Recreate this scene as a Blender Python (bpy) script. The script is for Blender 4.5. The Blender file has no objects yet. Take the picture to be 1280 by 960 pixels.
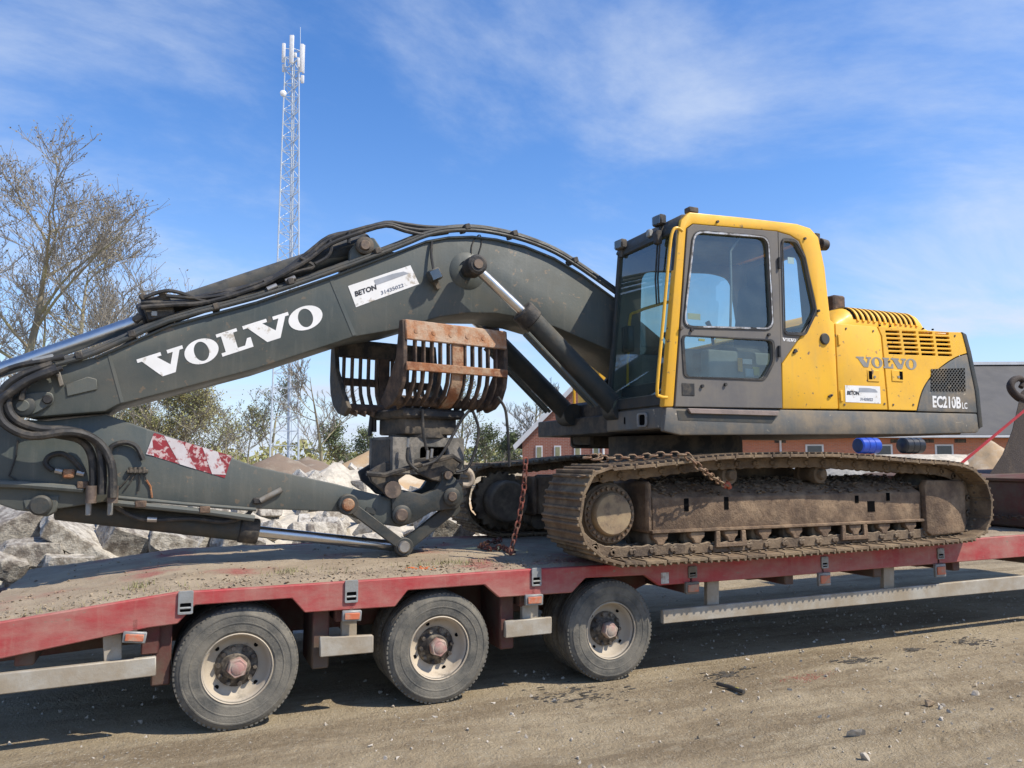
import bpy, bmesh, math, random
from mathutils import Vector, Matrix, noise
R = math.radians
scene = bpy.context.scene
col = scene.collection
# ---------------------------------------------------------------- camera, sky, sun, exposure
FOC, YAW, PITCH = 961.0, R(23.5), math.atan(95 / 961.0)
CAM = Vector((0, -5.2, 1.671))
cd = bpy.data.cameras.new('camera'); cam = bpy.data.objects.new('camera', cd); col.objects.link(cam)
cd.sensor_width = 36; cd.lens = FOC / 1280 * 36; cd.clip_start = .05; cd.clip_end = 3000
cam.location = CAM; cam.rotation_euler = (R(90) + PITCH, 0, -YAW); scene.camera = cam
SUN_DIR = Vector((.60, -.56, 1.0)).normalized()          # towards the sun
world = bpy.data.worlds.new('World'); scene.world = world; world.use_nodes = True
wn, wl = world.node_tree.nodes, world.node_tree.links
wn.clear()
wout = wn.new('ShaderNodeOutputWorld'); bg = wn.new('ShaderNodeBackground'); bg.inputs[1].default_value = .142
sky = wn.new('ShaderNodeTexSky'); sky.sky_type = 'NISHITA'; sky.sun_disc = False
sky.sun_elevation = math.asin(SUN_DIR.z); sky.sun_rotation = math.atan2(SUN_DIR.x, SUN_DIR.y)
sky.altitude = 0; sky.air_density = 1.0; sky.dust_density = .35; sky.ozone_density = 6.0
tc = wn.new('ShaderNodeTexCoord'); sep = wn.new('ShaderNodeSeparateXYZ'); wl.new(tc.outputs['Generated'], sep.inputs[0])
def wmath(op, a, b=None, c=None):
    n = wn.new('ShaderNodeMath'); n.operation = op
    for i, v in enumerate((a, b, c)):
        if v is None: continue
        if isinstance(v, (int, float)): n.inputs[i].default_value = v
        else: wl.new(v, n.inputs[i])
    return n.outputs[0]
zz = wmath('ADD', wmath('MAXIMUM', sep.outputs['Z'], 0.0), .12)         # project the cloud layer on a flat ceiling
cx_, cy_ = wmath('DIVIDE', sep.outputs['X'], zz), wmath('DIVIDE', sep.outputs['Y'], zz)
cmb = wn.new('ShaderNodeCombineXYZ'); wl.new(cx_, cmb.inputs[0]); wl.new(cy_, cmb.inputs[1])
mp = wn.new('ShaderNodeMapping'); mp.inputs['Rotation'].default_value = (0, 0, R(-38)); mp.inputs['Scale'].default_value = (.55, .78, 1)
mp.inputs['Location'].default_value = (7.2, 3.4, 0)
wl.new(cmb.outputs[0], mp.inputs[0])
n1 = wn.new('ShaderNodeTexNoise'); n1.inputs['Scale'].default_value = 1.05; n1.inputs['Detail'].default_value = 9; n1.inputs['Roughness'].default_value = .62; n1.inputs['Distortion'].default_value = .35
wl.new(mp.outputs[0], n1.inputs['Vector'])
rp = wn.new('ShaderNodeValToRGB'); rp.color_ramp.elements[0].position = .44; rp.color_ramp.elements[1].position = .74
rp.color_ramp.interpolation = 'EASE'
wl.new(n1.outputs['Fac'], rp.inputs[0])
low = wmath('MULTIPLY', wmath('POWER', wmath('SUBTRACT', 1.0, wmath('MAXIMUM', sep.outputs['Z'], 0.0)), 7.2), 1.0)   # thicker thin cloud towards the horizon
fac = wmath('MINIMUM', wmath('ADD', wmath('MULTIPLY', rp.outputs[0], .78), low), .96)
hs = wn.new('ShaderNodeHueSaturation'); hs.inputs['Saturation'].default_value = 1.17; hs.inputs['Hue'].default_value = .505; wl.new(sky.outputs[0], hs.inputs['Color'])
mx = wn.new('ShaderNodeMix'); mx.data_type = 'RGBA'; wl.new(fac, mx.inputs[0]); wl.new(hs.outputs[0], mx.inputs[6]); mx.inputs[7].default_value = (3.3, 3.75, 4.5, 1)
wl.new(mx.outputs[2], bg.inputs[0]); wl.new(bg.outputs[0], wout.inputs[0])
sd = bpy.data.lights.new('sun', 'SUN'); sd.energy = 3.7; sd.angle = R(.53); sd.color = (1, .915, .79)
sun = bpy.data.objects.new('sun', sd); col.objects.link(sun); sun.location = (30, -15, 50); sun.rotation_euler = SUN_DIR.to_track_quat('Z', 'Y').to_euler()
scene.view_settings.view_transform = 'Standard'; scene.view_settings.look = 'None'
scene.view_settings.exposure = 0.60; scene.view_settings.gamma = 1; scene.view_settings.use_curve_mapping = False
scene.cycles.use_denoising = True; scene.cycles.max_bounces = 8; scene.cycles.transparent_max_bounces = 16
scene.cycles.sample_clamp_indirect = 6

# ---------------------------------------------------------------- survey helpers: photo pixel -> point on a real plane
_F0 = Vector((math.sin(YAW), math.cos(YAW), 0)); RT = Vector((math.cos(YAW), -math.sin(YAW), 0)); UPZ = Vector((0, 0, 1))
FW = _F0 * math.cos(PITCH) + UPZ * math.sin(PITCH); UPV = UPZ * math.cos(PITCH) - _F0 * math.sin(PITCH)
def ray(x, y): return FW + RT * ((x - 640) / FOC) + UPV * ((480 - y) / FOC)
def onY(x, y, Y): r = ray(x, y); return CAM + r * ((Y - CAM.y) / r.y)
def onX(x, y, X): r = ray(x, y); return CAM + r * ((X - CAM.x) / r.x)
def onZ(x, y, Z): r = ray(x, y); return CAM + r * ((Z - CAM.z) / r.z)
def dep(x, y, D): return CAM + ray(x, y) * D
def depF(x, y, D): r = ray(x, y); return CAM + r * (D / r.dot(_F0))     # at a level distance D
def XZ(Y, *pts): return [(lambda v: (v.x, v.z))(onY(x, y, Y)) for x, y in pts]

# ---------------------------------------------------------------- mesh helpers
WLOC = {}
class MB:
    def __init__(s): s.v = []; s.f = []
    def add(s, vs, fs):
        o = len(s.v); s.v += [Vector(v) for v in vs]; s.f += [tuple(i + o for i in f) for f in fs]; return s
    def box(s, c, d, m=None):
        x, y, z = d[0] / 2, d[1] / 2, d[2] / 2; c = Vector(c)
        vs = [Vector(p) for p in ((-x,-y,-z),(x,-y,-z),(x,y,-z),(-x,y,-z),(-x,-y,z),(x,-y,z),(x,y,z),(-x,y,z))]
        if m is not None: vs = [m @ v for v in vs]
        return s.add([v + c for v in vs], [(0,3,2,1),(4,5,6,7),(0,1,5,4),(1,2,6,5),(2,3,7,6),(3,0,4,7)])
    def lohi(s, a, b): return s.box([(a[i] + b[i]) / 2 for i in range(3)], [abs(b[i] - a[i]) for i in range(3)])
    def prism(s, prof, y0, y1):            # prof: (x, z) outline, extruded along Y
        a = sum(prof[i][0] * prof[(i + 1) % len(prof)][1] - prof[(i + 1) % len(prof)][0] * prof[i][1] for i in range(len(prof)))
        if a < 0: prof = prof[::-1]
        n = len(prof)
        vs = [(x, y0, z) for x, z in prof] + [(x, y1, z) for x, z in prof]
        return s.add(vs, [tuple(range(n)), tuple(range(2 * n - 1, n - 1, -1))] + [(j, i, i + n, j + n) for i in range(n) for j in [(i + 1) % n]])
    def prismx(s, prof, x0, x1):           # prof: (y, z) outline, extruded along X
        b = MB().prism(prof, x0, x1); m = [(v.y, v.x, v.z) for v in b.v]
        return s.add(m, [f[::-1] for f in b.f])
    def cyl(s, p0, p1, r0, r1=None, n=16, caps=True):
        r1 = r0 if r1 is None else r1
        p0, p1 = Vector(p0), Vector(p1); d = (p1 - p0).normalized()
        a = d.orthogonal().normalized(); b = d.cross(a)
        vs = []
        for p, r in ((p0, r0), (p1, r1)):
            vs += [p + (a * math.cos(t) + b * math.sin(t)) * r for t in (2 * math.pi * k / n for k in range(n))]
        fs = [(k, (k + 1) % n, (k + 1) % n + n, k + n) for k in range(n)]
        if caps: fs += [tuple(range(n - 1, -1, -1)), tuple(range(n, 2 * n))]
        return s.add(vs, fs)
    def tube(s, pts, r, n=8, smooth=0):
        pts = [Vector(p) for p in pts]
        if smooth: pts = spline(pts, smooth)
        rs = r if isinstance(r, (list, tuple)) else [r] * len(pts)
        if len(rs) != len(pts): rs = [rs[0] + (rs[-1] - rs[0]) * i / (len(pts) - 1) for i in range(len(pts))]
        vs = []; a = None
        for i, p in enumerate(pts):
            d = (pts[min(i + 1, len(pts) - 1)] - pts[max(i - 1, 0)]).normalized()
            a = d.orthogonal().normalized() if a is None else (a - d * a.dot(d))
            if a.length < 1e-5: a = d.orthogonal()
            a = a.normalized(); b = d.cross(a)
            vs += [p + (a * math.cos(2 * math.pi * k / n) + b * math.sin(2 * math.pi * k / n)) * rs[i] for k in range(n)]
        fs = []
        for i in range(len(pts) - 1):
            o = i * n; fs += [(o + k, o + (k + 1) % n, o + n + (k + 1) % n, o + n + k) for k in range(n)]
        if n > 2: fs += [tuple(range(n - 1, -1, -1)), tuple(range(len(vs) - n, len(vs)))]
        return s.add(vs, fs)
    def lathe(s, c, prof, n=32, axis='Y', closed=False):   # prof: (r, t) with t along the axis
        vs = []; c = Vector(c)
        for r, t in prof:
            for k in range(n):
                a = 2 * math.pi * k / n; u, w = r * math.cos(a), r * math.sin(a)
                vs.append(c + (Vector((u, t, w)) if axis == 'Y' else Vector((t, u, w)) if axis == 'X' else Vector((u, w, t))))
        fs = []; m = len(prof)
        for i in range(m if closed else m - 1):
            j = (i + 1) % m
            fs += [(i * n + k, j * n + k, j * n + (k + 1) % n, i * n + (k + 1) % n) for k in range(n)]
        return s.add(vs, fs)
    def build(s, name, mat, parent=None, bevel=0, seg=1, smooth=40, origin=None, fixn=True):
        me = bpy.data.meshes.new(name)
        if origin is None and s.v:
            xs = [[v[i] for v in s.v] for i in range(3)]
            origin = Vector([(min(q) + max(q)) / 2 for q in xs[:2]] + [min(xs[2])])
        origin = Vector(origin)
        me.from_pydata([v - origin for v in s.v], [], s.f)
        if bevel or fixn:
            bm = bmesh.new(); bm.from_mesh(me)
            if fixn: bmesh.ops.recalc_face_normals(bm, faces=bm.faces)
            if bevel:
                es = [e for e in bm.edges if len(e.link_faces) == 2 and e.calc_face_angle(0) > R(35)]
                bmesh.ops.bevel(bm, geom=es, offset=bevel, segments=seg, profile=.5, affect='EDGES', clamp_overlap=True)
            bm.to_mesh(me); bm.free()
        if smooth: me.shade_smooth(); me.set_sharp_from_angle(angle=R(smooth))
        me.materials.append(mat)
        return link(name, me, origin, parent)
def link(name, me, origin, parent=None, rot=None):
    o = bpy.data.objects.new(name, me); col.objects.link(o); origin = Vector(origin)
    if rot: o.rotation_euler = rot
    if parent is not None: o.parent = parent; o.location = origin - WLOC[parent.name]
    else: o.location = origin
    WLOC[o.name] = origin
    return o
def empty(name, loc): return link(name, None, loc)
def tag(o, label, cat, group=None, kind=None):
    o['label'] = label; o['category'] = cat
    if group: o['group'] = group
    if kind: o['kind'] = kind
    return o
def spline(pts, k):
    out = []; n = len(pts)
    for i in range(n - 1):
        p0, p1, p2, p3 = pts[max(i - 1, 0)], pts[i], pts[i + 1], pts[min(i + 2, n - 1)]
        for j in range(k):
            t = j / k; t2, t3 = t * t, t * t * t
            out.append(.5 * ((2 * p1) + (p2 - p0) * t + (2 * p0 - 5 * p1 + 4 * p2 - p3) * t2 + (3 * p1 - p0 - 3 * p2 + p3) * t3))
    out.append(pts[-1]); return out
def rounded(pts, r, k=4):                # round the corners of a 2-D outline
    out = []; n = len(pts)
    for i in range(n):
        p = Vector(pts[i]); a = Vector(pts[i - 1]) - p; b = Vector(pts[(i + 1) % n]) - p
        rr = min(r, a.length * .45, b.length * .45); A = p + a.normalized() * rr; B = p + b.normalized() * rr
        for j in range(k + 1):
            t = j / k; q = A * (1 - t) ** 2 + p * 2 * t * (1 - t) + B * t * t; out.append((q.x, q.y))
    return out
def fillmesh(loops, extrude=0, bevel=0):  # 2-D outlines (holes by even-odd) filled by a curve; returns verts, faces in XY
    cu = bpy.data.curves.new('outline', 'CURVE'); cu.dimensions = '2D'; cu.fill_mode = 'BOTH'; cu.extrude = extrude; cu.bevel_depth = bevel; cu.bevel_resolution = 1
    cu.offset = -bevel
    for lp in loops:
        sp = cu.splines.new('POLY'); sp.points.add(len(lp) - 1); sp.use_cyclic_u = True
        for q, p in zip(sp.points, lp): q.co = (p[0], p[1], 0, 1)
    return curve_to(cu)
def curve_to(cu):
    ob = bpy.data.objects.new('outline', cu); col.objects.link(ob)
    dg = bpy.context.evaluated_depsgraph_get(); me = bpy.data.meshes.new_from_object(ob.evaluated_get(dg))
    vs = [v.co.copy() for v in me.vertices]; fs = [tuple(p.vertices) for p in me.polygons]
    bpy.data.objects.remove(ob); bpy.data.curves.remove(cu); bpy.data.meshes.remove(me)
    return vs, fs
def sheet(mb, loop, y):                   # flat pane
    vs, fs = fillmesh([loop]); return mb.add([(v.x, y, v.y) for v in vs], fs)
def proj(p):
    v = Vector(p) - CAM; w = v.dot(FW); return (640 + FOC * v.dot(RT) / w, 480 - FOC * v.dot(UPV) / w)
def plate(mb, loops, y0, y1, bevel=0):    # plate with holes in the XZ plane, between y0 and y1
    h = abs(y1 - y0) / 2; vs, fs = fillmesh(loops, h - bevel, bevel)
    return mb.add([(v.x, (y0 + y1) / 2 - v.z, v.y) for v in vs], fs)
def qmap(quad):                           # (u, v) in 0..1 -> pixel inside the quad TL, TR, BR, BL (v up)
    tl, tr, br, bl = [Vector(p) for p in quad]
    return lambda u, v: (bl * (1 - u) + br * u) * (1 - v) + (tl * (1 - u) + tr * u) * v
def decal(mb, vs, fs, quad, Y):           # flat print on plane Y
    q = qmap(quad); return mb.add([onY(*q(v[0], v[1]), Y) for v in vs], fs)
def textmesh(s, bold=0.0, shear=0.0):
    cu = bpy.data.curves.new('print', 'FONT'); cu.body = s; cu.offset = bold; cu.shear = shear; cu.resolution_u = 3
    vs, fs = curve_to(cu)
    x0, x1 = min(v.x for v in vs), max(v.x for v in vs); y0, y1 = min(v.y for v in vs), max(v.y for v in vs)
    return [((v.x - x0) / (x1 - x0), (v.y - y0) / (y1 - y0)) for v in vs], fs
def slab_letters():                       # heavy slab-serif capitals for the boom and the side door
    V = [(0,1),(1.1,1),(1.1,.85),(.88,.85),(1.36,.38),(1.62,.85),(1.38,.85),(1.38,1),(2.1,1),(2.1,.85),(1.93,.85),(1.47,0),(.86,0),(.2,.85),(0,.85)]
    L = [(0,1),(.95,1),(.95,.86),(.76,.86),(.76,.16),(1.1,.16),(1.27,.44),(1.44,.44),(1.44,0),(0,0),(0,.15),(.2,.15),(.2,.86),(0,.86)]
    el = lambda rx, ry: [(.77 + rx * math.cos(t), .5 + ry * math.sin(t)) for t in (2 * math.pi * k / 32 for k in range(32))]
    O = [el(.77, .53), el(.33, .42)]
    vs, fs = [], []
    for g, x in (([V], 0), (O, 2.06), ([L], 3.64), ([V], 4.86), (O, 6.86)):
        a, b = fillmesh(g); o = len(vs); vs += [(v.x + x, v.y) for v in a]; fs += [tuple(i + o for i in f) for f in b]
    W = max(v[0] for v in vs); return [(v[0] / W, v[1]) for v in vs], fs

# ---------------------------------------------------------------- materials
def mat(name, base, base2=None, dirt=None, amt=.0, rough=.6, metal=0, scale=6, dscale=2.2, bump=.15, bscale=40, dust=None, dustamt=0, spec=.4, stretch=None, soft=.12, coat=0, emit=None, chips=None, streak=None, objrand=None):
    m = bpy.data.materials.new(name); m.use_nodes = True; nt = m.node_tree; N, L = nt.nodes, nt.links
    b = N['Principled BSDF']; b.inputs['Roughness'].default_value = rough; b.inputs['Metallic'].default_value = metal
    b.inputs['Specular IOR Level'].default_value = spec; b.inputs['Coat Weight'].default_value = coat; b.inputs['Coat Roughness'].default_value = .25
    geo = N.new('ShaderNodeNewGeometry'); pos = geo.outputs['Position']
    if stretch:
        mpn = N.new('ShaderNodeMapping'); mpn.inputs['Scale'].default_value = stretch; L.new(pos, mpn.inputs[0]); pos = mpn.outputs[0]
    def nz(sc, det=5, ro=.6):
        n = N.new('ShaderNodeTexNoise'); n.inputs['Scale'].default_value = sc; n.inputs['Detail'].default_value = det; n.inputs['Roughness'].default_value = ro
        L.new(pos, n.inputs['Vector']); return n.outputs['Fac']
    def ramp(f, a, c):
        r = N.new('ShaderNodeMapRange'); r.interpolation_type = 'SMOOTHSTEP'; r.inputs[1].default_value = a; r.inputs[2].default_value = c; L.new(f, r.inputs[0]); return r.outputs[0]
    def mix(f, a, c):
        n = N.new('ShaderNodeMix'); n.data_type = 'RGBA'
        if isinstance(f, (int, float)): n.inputs[0].default_value = f
        else: L.new(f, n.inputs[0])
        for k, v in ((6, a), (7, c)):
            if isinstance(v, tuple): n.inputs[k].default_value = (*v, 1)
            else: L.new(v, n.inputs[k])
        return n.outputs[2]
    def mul(a, c):
        n = N.new('ShaderNodeMath'); n.operation = 'MULTIPLY'
        for k, v in ((0, a), (1, c)):
            if isinstance(v, (int, float)): n.inputs[k].default_value = v
            else: L.new(v, n.inputs[k])
        return n.outputs[0]
    base2 = base2 or tuple(c * .82 for c in base)
    c = mix(ramp(nz(scale), .35, .65), base, base2)
    dm = None
    if dirt:
        t = .72 - amt * .5
        dm = ramp(nz(dscale, 8, .68), t - soft, t + soft)
        c = mix(dm, c, dirt)
    if objrand:     # pieces differ from one another
        oi = N.new('ShaderNodeObjectInfo'); c = mix(mul(oi.outputs['Random'], objrand[1]), c, objrand[0])
    if streak:      # run marks down vertical faces: (colour, strength)
        mps = N.new('ShaderNodeMapping'); mps.inputs['Scale'].default_value = (9, 9, .9); L.new(geo.outputs['Position'], mps.inputs[0])
        n = N.new('ShaderNodeTexNoise'); n.inputs['Scale'].default_value = 1.6; n.inputs['Detail'].default_value = 7; n.inputs['Roughness'].default_value = .7; L.new(mps.outputs[0], n.inputs['Vector']); c = mix(mul(ramp(n.outputs['Fac'], .50, .74), streak[1]), c, streak[0])
    if chips:       # scratches and chipped spots: (colour, threshold)
        c = mix(mul(ramp(nz(17, 3, .55), chips[1], chips[1] + .025), ramp(nz(1.3, 3), .42, .6)), c, chips[0])
    if dust:
        sx = N.new('ShaderNodeSeparateXYZ'); L.new(geo.outputs['Normal'], sx.inputs[0])
        up = ramp(sx.outputs['Z'], .15, .85); c = mix(mul(mul(up, ramp(nz(9), .25, .6)), dustamt), c, dust)
    L.new(c, b.inputs['Base Color'])
    rr = N.new('ShaderNodeMapRange'); rr.inputs[3].default_value = max(rough - .12, .03); rr.inputs[4].default_value = min(rough + .15, 1); L.new(nz(scale * 2.3), rr.inputs[0])
    if dm is not None:
        mm = N.new('ShaderNodeMix'); L.new(dm, mm.inputs[0]); L.new(rr.outputs[0], mm.inputs[2]); mm.inputs[3].default_value = .9; L.new(mm.outputs[0], b.inputs['Roughness'])
    else: L.new(rr.outputs[0], b.inputs['Roughness'])
    if bump:
        bn = N.new('ShaderNodeBump'); bn.inputs['Strength'].default_value = bump; bn.inputs['Distance'].default_value = .02; L.new(nz(bscale, 6, .7), bn.inputs['Height']); L.new(bn.outputs[0], b.inputs['Normal'])
    if emit: b.inputs['Emission Color'].default_value = (*emit[0], 1); b.inputs['Emission Strength'].default_value = emit[1]
    return m
def glassmat(name, tint, refl=.05, film=.10):
    m = bpy.data.materials.new(name); m.use_nodes = True; N, L = m.node_tree.nodes, m.node_tree.links; N.clear()
    o = N.new('ShaderNodeOutputMaterial'); t = N.new('ShaderNodeBsdfTransparent'); t.inputs[0].default_value = (*tint, 1)
    g = N.new('ShaderNodeBsdfGlossy'); g.inputs['Roughness'].default_value = .03; g.inputs[0].default_value = (.9, .95, .95, 1)
    df = N.new('ShaderNodeBsdfDiffuse'); df.inputs[0].default_value = (.30, .35, .31, 1)
    geo = N.new('ShaderNodeNewGeometry'); nzn = N.new('ShaderNodeTexNoise'); nzn.inputs['Scale'].default_value = 5; nzn.inputs['Detail'].default_value = 6; L.new(geo.outputs['Position'], nzn.inputs['Vector'])
    mr = N.new('ShaderNodeMapRange'); mr.inputs[1].default_value = .4; mr.inputs[2].default_value = .8; mr.inputs[3].default_value = film * .3; mr.inputs[4].default_value = film; L.new(nzn.outputs[0], mr.inputs[0])
    fr = N.new('ShaderNodeLayerWeight'); fr.inputs[0].default_value = .5; pw = N.new('ShaderNodeMath'); pw.operation = 'POWER'; pw.inputs[1].default_value = 5; L.new(fr.outputs['Facing'], pw.inputs[0])
    ad = N.new('ShaderNodeMath'); ad.inputs[1].default_value = refl; L.new(pw.outputs[0], ad.inputs[0])
    m1 = N.new('ShaderNodeMixShader'); m2 = N.new('ShaderNodeMixShader')
    L.new(mr.outputs[0], m2.inputs[0]); L.new(t.outputs[0], m2.inputs[1]); L.new(df.outputs[0], m2.inputs[2])
    L.new(ad.outputs[0], m1.inputs[0]); L.new(m2.outputs[0], m1.inputs[1]); L.new(g.outputs[0], m1.inputs[2]); L.new(m1.outputs[0], o.inputs[0])
    return m
DUST = (.36, .29, .205); MUD = (.27, .21, .14)
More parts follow.
